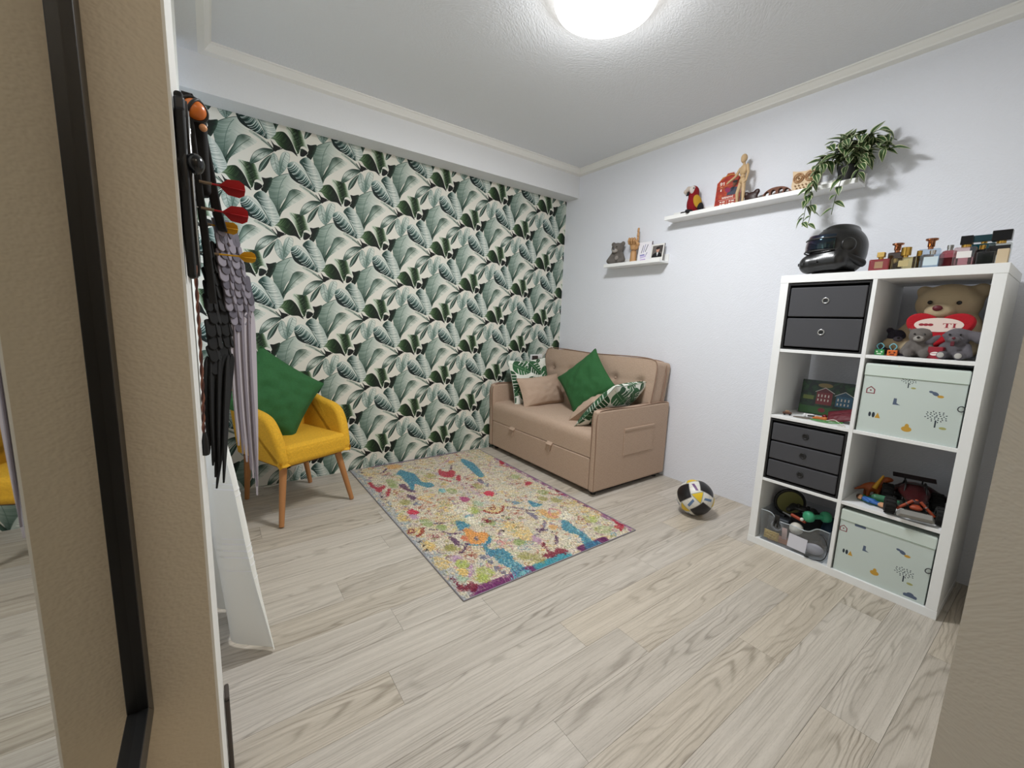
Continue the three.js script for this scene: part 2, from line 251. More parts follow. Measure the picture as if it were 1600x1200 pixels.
const RUGF=[
['f','teal',[329,182,354,232,378,302,380,402,374,501,423,550,421,608,368,624,352,567,321,509,271,612,246,616,275,502,273,421,283,302,264,258]],
['f','teal',[865,200,894,244,901,340,872,461,844,562,816,635,781,626,785,551,809,424,818,318,835,223]],
['f','teal',[300,1470,320,1519,366,1554,371,1613,357,1672,368,1725,342,1771,292,1782,284,1742,295,1697,274,1647,281,1595,272,1550]],
['f','teal2',[302,1754,345,1755,388,1765,351,1777,288,1788,259,1777]],
['f','teal',[840,1477,874,1498,861,1583,852,1665,840,1740,868,1769,830,1790,751,1778,767,1728,806,1660,788,1613,781,1559]],
['f','teal',[303,1141,327,1176,341,1249,306,1247,266,1265,274,1208]],
['f','teal',[847,1143,860,1201,884,1248,846,1256,817,1254,825,1196]],
['f','teal',[379,1120,402,1113,411,1132,374,1152]],
['s20','teal',[374,1393,352,1442,306,1468]],
['f','teal2',[412,678,449,691,444,743,405,737]],
['f','red',[46,328,68,331,67,398,89,430,127,414,113,463,84,483,58,522,40,502,41,439,40,382]],
['f','red',[77,577,119,503,143,508,127,544,88,626,75,601]],
['f','red',[546,400,594,324,598,373,620,409,657,384,678,420,648,493,602,521,566,500,541,474]],
['f','red',[610,578,655,508,675,531,620,616]],
['s12','red',[507,497,560,601]],
['f','crimson',[105,894,134,868,158,882,162,943,131,960,106,937]],
['f','crimson',[649,892,691,872,716,905,684,966,652,947]],
['f','mag',[466,887,497,868,518,893,516,934,473,949,459,924]],
['f','maroon',[21,1625,37,1623,33,1661,41,1690,59,1709,75,1688,91,1694,93,1707,98,1730,97,1745,73,1756,51,1746,24,1736,16,1701,26,1652]],
['f','maroon',[564,1619,586,1620,570,1677,577,1712,621,1692,636,1718,638,1755,604,1760,568,1737,537,1757,504,1731,510,1695,543,1701,565,1652]],
['f','red',[1106,1627,1140,1634,1127,1681,1132,1711,1103,1745,1055,1754,1054,1728,1057,1698,1094,1687]],
['f','red',[1160,338,1160,394,1128,469,1082,468]],
['s12','red',[1063,496,1117,589]],
['f','red',[1004,903,1050,883,1066,929,1021,942,998,939]],
['s10','red',[1046,1129,1070,1179,1125,1195]],
['f','maroon',[1117,1107,1145,1105,1141,1149,1107,1138]],
['f','orange',[291,1257,317,1273,327,1328,369,1348,373,1381,333,1430,290,1448,258,1416,242,1395,273,1336]],
['f','slate',[298,1363,315,1368,302,1400,282,1399]],
['s12','teal',[231,1405,261,1440,303,1455]],
['f','coral',[238,1331,260,1322,266,1332,249,1378,232,1362]],
['f','orange2',[812,1297,851,1306,852,1366,919,1378,871,1435,819,1439,785,1383]],
['ring','rose',[881,1324,923,1365,876,1425,832,1398]],
['s10','sage',[773,1389,800,1434,853,1459]],
['f','ochre',[39,1088,74,1097,96,1135,59,1184,30,1189,20,1148]],
['s20','rust',[105,1128,73,1181,38,1194]],
['ring','maroon',[29,1106,53,1114,37,1147,22,1131]],
['f','ochre',[517,1110,580,1087,632,1126,625,1168,562,1189,525,1152]],
['s16','rust',[656,1133,615,1177,576,1198,533,1171,509,1112]],
['ring','maroon',[573,1106,600,1115,580,1141,560,1129]],
['f','orange2',[271,54,326,48,381,105,327,146,259,130]],
['s14','rust2',[234,747,258,795,286,860]],
['f','ochre',[251,707,293,715,360,772,317,780,260,746]],
['f','orange2',[733,1487,768,1488,772,1524,738,1546,721,1517]],
['f','orange2',[744,198,788,196,785,235,742,236]],
['f','purple',[197,640,212,658,229,727,200,751,188,719]],
['f','purple',[208,482,254,470,250,563,267,637,230,615,207,556]],
['f','purple',[180,1288,203,1297,209,1379,184,1396,172,1356]],
['f','purple2',[731,1278,750,1319,749,1382,724,1387,717,1342]],
['f','purple2',[739,655,768,661,758,748,732,733]],
['s12','purple',[187,1116,217,1121,237,1140]],
['s10','purple',[187,1147,222,1124]],
['s10','purple',[131,1157,164,1195]],
['s12','purple',[181,1218,200,1260,247,1289]],
['s12','purple',[668,1156,705,1186,734,1227,752,1260,793,1293]],
['s16','purple2',[753,1426,703,1481]],
['s20','purple',[648,1485,665,1501,696,1514]],
['s14','purple',[639,1516,691,1486]],
['s14','purple',[695,1587,670,1630,630,1660]],
['s14','purple',[237,1404,182,1453,157,1468]],
['f','mauve',[103,1492,140,1481,149,1492,100,1527]],
['s18','mauve',[152,1584,130,1627,101,1660]],
['f','mauve',[585,625,634,675,654,822,641,941,603,883,585,762]],
['f','mauve',[574,1523,592,1558,597,1607,553,1613,554,1557]],
['s12','purple',[159,196,203,167,254,104]],
['s12','purple',[718,298,672,369]],
['s12','mauve',[678,212,737,194,805,97]],
['s12','purple2',[178,826,217,786]],
['s14','purple2',[730,811,778,760]],
['f','slate',[238,1538,251,1557,254,1578,232,1578]],
['f','slate',[241,1589,257,1599,255,1635,232,1630]],
['f','slate',[241,1649,253,1670,248,1694,230,1682]],
['f','slate',[238,1701,257,1712,263,1742,236,1742]],
['f','slate2',[728,1113,763,1117,781,1153,733,1148]],
['f','mauve',[94,937,122,954,136,1004,104,984]],
['f','green',[160,375,195,324,219,353,212,419,178,454,156,434]],
['f','olive',[114,732,143,704,171,730,171,776,142,793,117,774]],
['f','green',[151,448,178,415,200,438,197,485,171,507,151,490]],
['f','olive',[442,395,484,353,515,384,509,447,468,474,439,451]],
['f','green',[456,732,493,702,522,730,517,779,481,798,455,777]],
['f','olive',[648,743,687,716,717,744,712,790,675,806,646,785]],
['f','green',[437,1060,480,1025,510,1055,501,1110,459,1132,431,1109]],
['f','green',[122,1063,154,1029,178,1054,173,1104,142,1126,120,1107]],
['f','olive',[115,1374,141,1358,167,1381,169,1414,142,1422,118,1404]],
['f','olive',[112,1373,138,1358,164,1380,166,1413,139,1421,115,1403]],
['f','lime',[148,1647,188,1620,217,1649,209,1697,171,1713,144,1691]],
['f','lime',[123,1690,150,1670,168,1689,162,1723,136,1735,119,1720]],
['f','lime',[96,1534,126,1511,149,1535,145,1574,116,1588,94,1570]],
['f','green',[458,1525,489,1505,506,1524,496,1557,468,1570,451,1556]],
['f','olive',[438,1695,479,1670,501,1695,488,1736,451,1750,429,1732]],
['f','olive',[390,1635,426,1622,459,1650,458,1685,422,1689,392,1667]],
['f','green',[445,1256,475,1235,495,1255,488,1291,459,1304,441,1289]],
['f','lime',[425,1062,459,1037,485,1062,480,1104,447,1119,423,1100]],
['f','green',[993,738,1033,712,1059,737,1049,780,1011,796,986,777]],
['f','green',[983,1073,1026,1052,1055,1079,1045,1120,1005,1132,978,1111]],
['f','olive',[926,1163,961,1141,978,1160,965,1195,933,1209,916,1195]],
['f','olive',[985,1224,1024,1205,1049,1228,1039,1265,1002,1276,978,1257]],
['f','green',[924,1654,983,1639,1028,1677,1019,1723,963,1727,921,1696]],
['f','lime',[983,1537,1034,1512,1056,1537,1034,1580,989,1596,966,1577]],
['f','sage',[44,1640,65,1628,84,1646,85,1671,64,1677,46,1663]],
['f','green',[175,1159,201,1137,220,1157,217,1192,192,1207,174,1192]],
['f','sage',[519,1001,547,977,564,996,556,1031,530,1047,513,1033]],
['f','ochre',[62,84,120,15,181,71,186,177,126,221,71,179]],
['f','ochre',[493,41,577,-32,656,37,654,157,570,201,499,149]],
['f','ochre',[254,1021,326,931,360,979,329,1092,265,1151,233,1119]],
['f','ochre',[304,918,360,856,393,896,376,980,324,1020,293,992]],
['f','ochre',[496,1365,581,1300,626,1351,593,1448,516,1487,474,1451]],
['f','ochre',[-2,1463,39,1433,77,1468,76,1524,35,1541,1,1513]],
['f','ochre',[520,1466,573,1426,597,1456,574,1514,527,1540,503,1519]],
['f','ochre',[71,1599,96,1580,116,1599,112,1631,88,1643,70,1628]],
['f','ochre',[1030,1342,1132,1287,1183,1342,1142,1432,1050,1462,1001,1422]],
['f','ochre',[490,1379,568,1323,613,1373,588,1459,516,1492,474,1456]],
['f','ochre',[1061,1469,1135,1422,1155,1452,1110,1517,1047,1549,1026,1527]],
['f','ochre',[1003,166,1116,49,1165,114,1114,263,1015,339,967,296]],
['f','ochre',[30,939,59,901,79,925,73,976,46,1002,27,986]],
['f','ochre',[22,1294,57,1262,86,1291,82,1343,48,1363,21,1341]],
['f','cream',[374,1000,434,943,472,985,455,1068,399,1104,364,1074]],
['f','cream',[876,1430,925,1401,948,1427,928,1473,884,1491,861,1471]],
['f','cream',[333,1026,402,962,448,1011,430,1106,365,1145,323,1109]],
['f','cream',[360,1177,397,1145,421,1171,411,1219,376,1240,353,1221]],
['glyph','rust',[153,596,172,629]],
['glyph','rust',[214,218,236,258]],
['glyph','rust',[210,861,235,903]],
['glyph','maroon',[131,1240,156,1279]],
['glyph','rust',[695,608,717,652]],
['glyph','olive',[489,609,515,659]],
['glyph','rust',[419,859,437,890]],
['glyph','maroon',[466,1241,487,1278]],
['glyph','maroon',[472,1239,497,1282]],
['glyph','rust',[685,1242,710,1287]],
['glyph','rose',[410,1507,439,1552]],
['glyph','rust',[195,1506,220,1545]],
['glyph','rust',[954,873,980,929]],
['glyph','rust',[953,1512,977,1558]],
['glyph','rose',[409,1504,438,1549]],
['glyph','rust',[896,77,916,124]],
['dots','black',[70,44,63,103,50,603,48,655,47,700,46,761,32,1252,32,1300,31,1347]],
['dots','black',[580,1243,580,1292,582,1341,577,1399,473,1394,461,1387,705,1551]],
['dots','maroon',[589,707,589,755,635,686,643,759,222,951]],
['dots','black',[1121,1254,1118,1346,1116,1407,576,1400,969,1337]],
];
const rugTex = canvasTex(1000, 1560, (x, w, h) => {
  const s = w / 1145; x.scale(s, s * (h / 1785) / (w / 1145) ); const W = 1145, H = 1785;
  const C = { teal: '#2c7590', teal2: '#6fb0ae', red: '#a3172f', crimson: '#c21c38', mag: '#9a2f66', maroon: '#6b0c22', orange: '#d98a3c', orange2: '#cf9a5c', slate: '#5a5f7c', slate2: '#5c8296', coral: '#d66a45', rose: '#c87f7f', sage: '#9db39a', ochre: '#d6b263', rust: '#8a2f24', rust2: '#c07a4c', purple: '#4a2a4c', purple2: '#625a78', mauve: '#b08aa6', green: '#86985a', olive: '#8f8a4c', lime: '#9fab4e', cream: '#e9e2cd', black: '#1d1420' };
  x.fillStyle = '#c6bba6'; x.fillRect(0, 0, W, H);
  const cols = ['#dfd6bf', '#c9bfa6', '#d9c48c', '#cfc7b4', '#d8cdbd', '#bfc09a', '#cbb9bd', '#dcc27c', '#c6c4bd'];
  for (let i = 0; i < 2600; i++) { x.globalAlpha = rr(.12, .4); x.fillStyle = cols[Math.floor(rnd() * cols.length)]; x.beginPath(); x.ellipse(rnd() * W, rnd() * H, rr(6, 36), rr(4, 16), rr(-.5, 1.2), 0, 7); x.fill(); }
  for (let i = 0; i < 46; i++) { const px = rnd() * W, py = rnd() * H, c = ['#d8b560', '#b9a6b4', '#a9b07c', '#e8e0cc', '#c9a97a', '#b4bcc0'][i % 6]; for (let k = 0; k < 40; k++) { x.globalAlpha = rr(.12, .34); x.fillStyle = c; x.beginPath(); x.ellipse(px + rr(-1, 1) * 55, py + rr(-1, 1) * 75, rr(5, 20), rr(3, 9), rr(.2, 1.4), 0, 7); x.fill(); } }
  const dab = ['#8f6f86', '#a0604a', '#9a9a55', '#6f93a0', '#c9a45c', '#b58a62', '#7d8a62', '#a98f9c', '#e6dcc4', '#b9b39c', '#7a5a70', '#c48a86'];
  for (let i = 0; i < 1900; i++) { x.globalAlpha = rr(.22, .62); x.fillStyle = dab[Math.floor(rnd() * dab.length)]; const px = rnd() * W, py = rnd() * H; for (let k = 0; k < 3; k++) { x.beginPath(); x.ellipse(px + rr(-12, 12), py + rr(-12, 12), rr(3, 14), rr(2, 8), rr(0, 3), 0, 7); x.fill(); } }
  for (let i = 0; i < 430; i++) { const px = rnd() * W, py = rnd() * H, q = rr(12, 30), c = dab[Math.floor(rnd() * dab.length)]; x.globalAlpha = rr(.4, .85); x.strokeStyle = c; x.lineWidth = rr(4, 9); x.beginPath(); x.ellipse(px, py, q, q * .7, rr(0, 3), 0, rr(3, 6.3)); x.stroke(); x.lineWidth = 4; for (let k = 0; k < 3; k++) { x.beginPath(); x.moveTo(px + rr(-q, q) * .6, py + rr(-q, q) * .5); x.lineTo(px + rr(-q, q) * .6, py + rr(-q, q) * .5); x.stroke(); } }
  // dyed borders
  const edge = (col, a, fx) => { for (let i = 0; i < 420; i++) { const [px, py, sx, sy] = fx(); x.globalAlpha = rr(.1, .5) * a; x.fillStyle = col; x.beginPath(); x.ellipse(px, py, sx, sy, 0, 0, 7); x.fill(); } };
  edge('#9aa0a6', 1.2, () => [rnd() ** 1.8 * 62, rnd() * H, rr(4, 14), rr(8, 30)]);
  edge('#7a3f72', 1, () => [W - rnd() ** 1.8 * 46, rr(.18, 1) * H, rr(4, 12), rr(8, 28)]);
  edge('#6a2a5e', 1, () => [rr(.05, .35) * W, H - rnd() ** 1.8 * 45, rr(8, 28), rr(3, 10)]);
  edge('#5b2250', 1, () => [rr(.62, .8) * W, H - rnd() ** 1.8 * 40, rr(8, 24), rr(3, 10)]);
  edge('#3f8a98', 1, () => [rr(.36, .55) * W, H - rnd() ** 1.8 * 40, rr(8, 24), rr(3, 10)]);
  edge('#4b2b55', 1, () => [rr(.15, .8) * W, rnd() ** 1.8 * 32, rr(8, 24), rr(3, 8)]);
  const ground = x.getImageData(0, 0, w, h); x.clearRect(-5, -5, W + 10, H + 10);
  const jit = (pts, a) => pts.map(q => q + rr(-a, a));
  for (const [kind, col, pts] of RUGF) {
    const c = C[col] || '#888';
    if (kind === 'f') {
      const soft = /ochre|cream|green|olive|lime|sage|mauve/.test(col);
      if (soft) { let mx = 0, my = 0; const n = pts.length / 2; for (let i = 0; i < n; i++) { mx += pts[2 * i] / n; my += pts[2 * i + 1] / n; } const rx = Math.max(...pts.filter((q, i) => !(i & 1)).map(q => Math.abs(q - mx))), ry = Math.max(...pts.filter((q, i) => i & 1).map(q => Math.abs(q - my)));
        x.strokeStyle = c; x.fillStyle = c; for (let i = 0; i < 120; i++) { const a = rnd() * 6.3, r = Math.sqrt(rnd()); x.globalAlpha = rr(.25, .7); x.beginPath(); x.ellipse(mx + Math.cos(a) * r * rx, my + Math.sin(a) * r * ry, rr(3, 12), rr(2, 6), rr(.3, 1.2), 0, 7); x.fill(); } }
      else {
        x.globalAlpha = .84; x.fillStyle = c; poly(x, jit(pts, 7)); x.fill();
        x.save(); poly(x, pts); x.clip();
        if (/teal/.test(col)) for (let i = 0; i < 90; i++) { const k = Math.floor(rnd() * pts.length / 2) * 2; x.globalAlpha = rr(.3, .8); x.strokeStyle = ['#1d5f86', '#3f9db4', '#8cc3c6', '#2a6d94', '#c3dad6'][i % 5]; x.lineWidth = rr(2, 5); x.beginPath(); const px = pts[k] + rr(-50, 50), py = pts[k + 1] + rr(-60, 60); x.moveTo(px, py); x.lineTo(px + rr(-16, 6), py + rr(15, 46)); x.stroke(); }
        else for (let i = 0; i < 26; i++) { const k = Math.floor(rnd() * pts.length / 2) * 2; x.globalAlpha = rr(.15, .5); x.strokeStyle = i % 3 ? 'rgba(40,8,20,1)' : 'rgba(240,215,200,1)'; x.lineWidth = rr(2, 4); x.beginPath(); const px = pts[k] + rr(-20, 20), py = pts[k + 1] + rr(-20, 20); x.moveTo(px, py); x.lineTo(px + rr(-8, 8), py + rr(4, 20)); x.stroke(); }
        x.restore();
      }
    } else if (kind[0] === 's') { x.globalAlpha = .9; x.strokeStyle = c; x.lineCap = 'round'; x.lineWidth = +kind.slice(1); for (let i = 0; i + 3 < pts.length; i += 2) { const n = 5; for (let k = 0; k < n; k++) { const t = k / n, t2 = (k + .72) / n; x.beginPath(); x.moveTo(pts[i] + (pts[i + 2] - pts[i]) * t + rr(-2, 2), pts[i + 1] + (pts[i + 3] - pts[i + 1]) * t); x.lineTo(pts[i] + (pts[i + 2] - pts[i]) * t2, pts[i + 1] + (pts[i + 3] - pts[i + 1]) * t2 + rr(-2, 2)); x.stroke(); } } }
    else if (kind === 'ring') { x.globalAlpha = .9; x.strokeStyle = c; x.lineWidth = 12; poly(x, pts); x.stroke(); }
    else if (kind === 'glyph') { x.strokeStyle = c; x.lineWidth = 8; x.globalAlpha = .75; const mx = pts[0], my = pts[1], q = Math.max(22, Math.hypot(pts[2] - mx, pts[3] - my) * .55); for (let i = 0; i < 4; i++) { x.beginPath(); x.moveTo(mx + rr(-q, q), my + rr(-q, q)); x.lineTo(mx + rr(-q, q), my + rr(-q, q)); x.stroke(); } x.lineWidth = 5; x.globalAlpha = .35; x.beginPath(); x.ellipse(mx, my, q * 1.3, q * 1.5, .4, 0, 7); x.stroke(); }
    else { x.globalAlpha = 1; x.fillStyle = c; for (let i = 0; i < pts.length; i += 2) { x.beginPath(); x.ellipse(pts[i], pts[i + 1], 9, 9, 0, 0, 7); x.fill(); } }
  }
  const ft = x.getImageData(0, 0, w, h), G = ground.data, Fd = ft.data, out = x.createImageData(w, h), O = out.data;
  for (let py = 0; py < h; py++) for (let px = 0; px < w; px++) {
    const a = n2(px / 17, py / 17), b = n2(px / 6 + 40, py / 6), sx = clamp(Math.round(px + a * 8 + b * 4), 0, w - 1), sy = clamp(Math.round(py + n2(px / 15 + 9, py / 15 + 3) * 8 - b * 4), 0, h - 1), i = (py * w + px) * 4, k = (sy * w + sx) * 4;
    const wear = n2(px / 5, py / 11 + 70), al = Fd[k + 3] / 255 * clamp(1.12 + .65 * wear + .35 * a, 0, 1), tone = 1 + .2 * n2(px / 9 + 5, py / 22) + .08 * b;
    for (let c = 0; c < 3; c++) O[i + c] = clamp((G[i + c] * (1 - al) + Fd[k + c] * al) * tone, 0, 255); O[i + 3] = 255;
  }
  x.putImageData(out, 0, 0);
  // worn pile: fine pale and dark flecks everywhere
  for (let i = 0; i < 1600; i++) { x.globalAlpha = rr(.08, .34); x.strokeStyle = ['#e8e0cc', '#d9c48c', '#cfc6b6', '#a89c86'][i % 4]; x.lineWidth = rr(1.5, 4); const px = rnd() * W, py = rnd() * H; x.beginPath(); x.moveTo(px, py); x.quadraticCurveTo(px + rr(-4, 16), py + rr(6, 26), px + rr(-14, 20), py + rr(20, 60)); x.stroke(); }
  for (let i = 0; i < 8000; i++) { x.globalAlpha = rr(.05, .24); x.fillStyle = rnd() < .6 ? '#ece4d2' : '#8d7c68'; x.fillRect(rnd() * W, rnd() * H, rr(1, 7), rr(1, 5)); }
  x.globalAlpha = 1;
});
// ---------------------------------------------------------------- room shell
const wallMat = M(0xe6e8ef, 0.85, { bumpMap: rep(stucco, 1.6, 1.6), bumpScale: 0.0016 });
const beamMat = M(0xe4e5e7, 0.85, { bumpMap: rep(stucco, 1.6, 1.6), bumpScale: 0.0012 });
const hallMat = M(0xd0c3ae, 0.85, { bumpMap: rep(stucco, 1.6, 1.6), bumpScale: 0.0014 });
const ceilMat = M(0xe4e6ea, 0.9, { bumpMap: rep(stucco, 1.3, 1.3), bumpScale: 0.0014 });
const trimMat = M(0xebeae6, 0.6);
const white = M(0xf2f2f1, 0.42), whiteLam = M(0xf0f1f1, 0.38);
const J = { x: -2.928, z: 2.334 }, MX = -3.034, HX = -1.95, NZ = 3.128, BZ = 4.6, LX = -2.928, NICHE = 2.0;
{
  // wallpaper wall with uv in metres, anchored to the printed motif
  const g = worldUV(boxAB([-3.5, 0, -0.12], [0.12, CEIL + .1, 0]));
  const wp = wallpaperTex; wp.repeat.set(1 / TW, 1 / TH); wp.offset.set(2.5086 / TW, -2.1998 / TH); // canvas origin = palm heart, top of the sheet is v = 1
  wp.offset.y = 1 - (2.1998 / TH) % 1;
  struct('wall_back', g, M(0xffffff, 0.75, { map: wp }), null, 'wall covered in green and white tropical leaf wallpaper', 'wall');
  struct('wall_right', worldUV(boxAB([0, 0, 0], [0.12, CEIL + .1, 4.7])), wallMat, null, 'plain white textured wall with the two picture ledges', 'wall');
  struct('wall_near', worldUV(boxAB([HX, 0, NZ], [0, CEIL + .1, BZ + .1])), M(0xd3cfc6, 0.85, { bumpMap: rep(stucco, 1.6, 1.6), bumpScale: 0.0014 }), null, 'dim beige wall edge close by on the right', 'wall');
  struct('wall_hall', worldUV(boxAB([-3.2, 0, J.z - .02], [MX, CEIL + .1, BZ])), hallMat, null, 'dim beige wall carrying the black framed mirror', 'wall');
  struct('wall_hall_back', worldUV(boxAB([-3.2, 0, BZ], [HX, CEIL + .1, BZ + .1])), hallMat, null, 'wall closing the entrance behind the viewer', 'wall');
  const st = struct('wall_left', worldUV(boxAB([-3.2, 0, NICHE], [J.x - .004, CEIL + .1, J.z])), hallMat, null, 'dim beige wall end beside the mirror with toys hanging past it', 'wall');
  part(st, 'corner_strip', boxAB([J.x - .004, 0, NICHE], [J.x, 2.552, J.z - .002]), trimMat);
  // window niche
  struct('wall_left_window', worldUV(mergeGeometries([boxAB([-3.3, 0, 0], [-3.14, .85, NICHE]), boxAB([-3.3, 2.25, 0], [-3.14, CEIL + .1, NICHE]), boxAB([-3.3, .85, 0], [-3.14, 2.25, .25]), boxAB([-3.3, .85, 1.75], [-3.14, 2.25, NICHE])])), wallMat, null, 'white wall around the window behind the sheer curtain', 'wall');
  const wn = new THREE.Group(); wn.name = 'window_1'; wn.userData = { kind: 'structure', label: 'bright window behind the sheer white curtain', category: 'window' }; scene.add(wn);
  for (const [a, b] of [[[-3.26, .85, .25], [-3.18, .92, 1.75]], [[-3.26, 2.18, .25], [-3.18, 2.25, 1.75]], [[-3.26, .92, .25], [-3.18, 2.18, .32]], [[-3.26, .92, 1.68], [-3.18, 2.18, 1.75]], [[-3.26, .92, .965], [-3.18, 2.18, 1.035]]]) part(wn, 'window_frame', boxAB(a, b), white);
  for (const [a, b] of [[.32, .965], [1.035, 1.68]]) part(wn, 'pane', boxAB([-3.223, .92, a], [-3.218, 2.18, b]), M(0xffffff, 0.02, { transmission: 1, thickness: 0 }));
  struct('ceiling', worldUV(boxAB([-3.4, CEIL, -.12], [.12, CEIL + .12, BZ + .1])), ceilMat, null, 'pale grey ceiling with a rough plaster skin', 'ceiling');
  struct('trim_1', worldUV(boxAB([-3.2, 2.36, 0], [0, CEIL, .166])), beamMat, null, 'white boxed beam running above the leaf wallpaper', 'beam');
  struct('trim_2', worldUV(boxAB([-3.2, 2.552, .166], [-2.872, CEIL, J.z])), beamMat, null, 'shallow white drop of the ceiling above the window side', 'beam');
  // cove moulding: profile (out, down) swept straight
  const prof = [[0, 0], [0.062, 0], [0.062, -.007], [.054, -.010], [.034, -.034], [.031, -.042], [0, -.05]];
  const cove = (len) => { const g = extr(prof.map(q => [q[0], q[1]]), len); return g; };
  // along beam: out = +z, length along x
  const c1 = cove(2.872); c1.rotateY(-PI / 2); c1.translate(-1.436, CEIL, .166);
  struct('trim_3', c1, trimMat, null, 'white cove moulding along the beam over the wallpaper', 'moulding');
  const c2 = cove(BZ - .166); c2.rotateY(PI); c2.translate(0, CEIL, (BZ + .166) / 2); struct('trim_4', c2, trimMat, null, 'white cove moulding along the top of the plain wall', 'moulding');
  const c3 = cove(2.9); c3.translate(-2.872, CEIL, .166 + 1.45); struct('trim_5', c3, trimMat, null, 'white cove moulding on the window side of the ceiling', 'moulding');
}
// floor of separate boards
{
  const fl = struct('floor', boxAB([-3.4, -.1, -.1], [.1, -.0075, BZ + .1]), M(0x57504a, .9), null, 'grey oak laminate floor of long boards', 'floor');
  const plankMat = new THREE.MeshPhysicalMaterial({ map: woodTex, roughness: 0.42, color: 0xffffff, clearcoat: 0 });
  const Wd = .148, Ln = 1.3, z0 = 1.81 - 13 * Wd, known = { 17: -2.13, 15: -2.48, 14: -2.02, 16: -1.66, 18: -1.30, 11: -2.51 };
  for (let r = 0; z0 + r * Wd < BZ; r++) {
    // row index so that row 13 starts at z 1.81
    const za = Math.max(0, z0 + r * Wd), zb = Math.min(BZ, z0 + (r + 1) * Wd); if (zb - za < .01) continue;
    const kn = { 13: -2.02, 14: -2.48, 16: -1.66, 17: -2.13, 18: -1.30, 10: -2.51 };
    let s = kn[r] !== undefined ? kn[r] : -3.2 + ((r * 0.47) % 1) * Ln;
    while (s > -3.14) s -= Ln;
    for (; s < 0; s += Ln) {
      const xa = Math.max(-3.14, s), xb = Math.min(0, s + Ln); if (xb - xa < .02) continue;
      const g = boxAB([xa + .0004, -.0075, za + .0004], [xb - .0004, 0, zb - .0004]), k = Math.floor(rnd() * NS), flip = rnd() < .5, p = g.attributes.position, uv = g.attributes.uv;
      for (let i = 0; i < p.count; i++) { let u = (p.getX(i) - s) / Ln, v = (p.getZ(i) - (z0 + r * Wd)) / Wd; if (flip) { u = 1 - u; v = 1 - v; } uv.setXY(i, clamp(u, .001, .999), (k + clamp(v, .012, .988)) / NS); }
      part(fl, 'floor_board', g, plankMat);
    }
  }
}
// mirror on the hall wall
{
  const zA = J.z + .004, zB = 3.45, y0 = .505, y1 = 2.2, fw = .042, fd = .0165;
  const m = thing('wall_mirror', 'tall mirror in a black frame on the dim wall at the left', 'mirror', [MX, y0, zA]);
  const blk = M(0x0b0b0d, 0.38), W = zB - zA, H = y1 - y0;
  part(m, 'mirror_glass', boxAB([.0005, fw * .6, fw * .6], [.0035, H - fw * .6, W - fw * .6]), new THREE.MeshPhysicalMaterial({ color: 0xd8dad8, metalness: 1, roughness: 0.015 }));
  const bar = (len) => { const g = extr([[-len / 2, 0], [len / 2, 0], [len / 2 - fw, fw], [-len / 2 + fw, fw]], fd, .0012); return g; };
  const b1 = bar(W); b1.rotateY(PI / 2); b1.translate(fd / 2 + .0005, 0, W / 2); part(m, 'frame_bar', b1, blk);
  const b2 = bar(W); b2.rotateZ(PI); b2.rotateY(PI / 2); b2.translate(fd / 2 + .0005, H, W / 2); part(m, 'frame_bar', b2, blk);
  const b3 = bar(H); b3.rotateZ(-PI / 2); b3.rotateY(-PI / 2); b3.translate(fd / 2 + .0005, H / 2, 0); part(m, 'frame_bar', b3, blk);
  const b4 = bar(H); b4.rotateZ(-PI / 2); b4.rotateY(PI / 2); b4.translate(fd / 2 + .0005, H / 2, W); part(m, 'frame_bar', b4, blk);
}
// ceiling lamp
{
  const l = thing('ceiling_lamp', 'round glowing white disc lamp flush on the ceiling', 'lamp', [LAMP[0], CEIL, LAMP[1]]);
  part(l, 'lamp_base', moved(cyl(.205, .205, .022, 64), 0, -.011, 0), white);
  part(l, 'lamp_diffuser', lathe([[0, -.078], [.12, -.077], [.185, -.07], [.212, -.056], [.22, -.04], [.218, -.026], [.205, -.022], [0, -.022]].reverse(), 64), new THREE.MeshPhysicalMaterial({ color: 0xffffff, roughness: .6, emissive: 0xfffaf2, emissiveIntensity: 3 }));
}
{
  const l = thing('added_hall_lamp', 'round lamp on the ceiling of the entrance behind the viewer', 'lamp', [HALL[0], CEIL, HALL[1]]);  // unseen lamp body, added to carry the warm fill light
  part(l, 'lamp_base', moved(cyl(.13, .13, .02, 40), 0, -.01, 0), white); part(l, 'lamp_diffuser', lathe([[0, -.075], [.08, -.074], [.125, -.06], [.14, -.04], [.13, -.02], [0, -.02]].reverse(), 40), new THREE.MeshPhysicalMaterial({ color: 0xffffff, roughness: .6, emissive: 0xffdca8, emissiveIntensity: 2 }));
}
// wall sockets
function socket(label, at, two) {
  const s = thing('wall_socket', label, 'socket', at);
  part(s, 'face_plate', rbox(two ? .15 : .082, .082, .011, .004), white);
  for (const dx of two ? [-.036, .036] : [0]) { part(s, 'socket_cup', rotd(cyl(.02, .02, .004, 24), PI / 2, 0, 0), M(0xd8d8d4, .5), { at: [dx, 0, .0065] }); for (const e of [-.0095, .0095]) part(s, 'pin_hole', rotd(cyl(.0024, .0024, .002, 10), PI / 2, 0, 0), M(0x222222, .7), { at: [dx + e, 0, .0088] }); }
  return s;
}
const sk = socket('white double wall socket with a dark adapter above the sofa arm', [-.30, .83, .0061], true);
part(sk, 'adapter', rbox(.055, .06, .03, .004), M(0x3a302c, .5), { at: [-.036, 0, .027] });
socket('white wall socket low behind the green cushion of the yellow chair', [-2.63, .855, .0061], true);
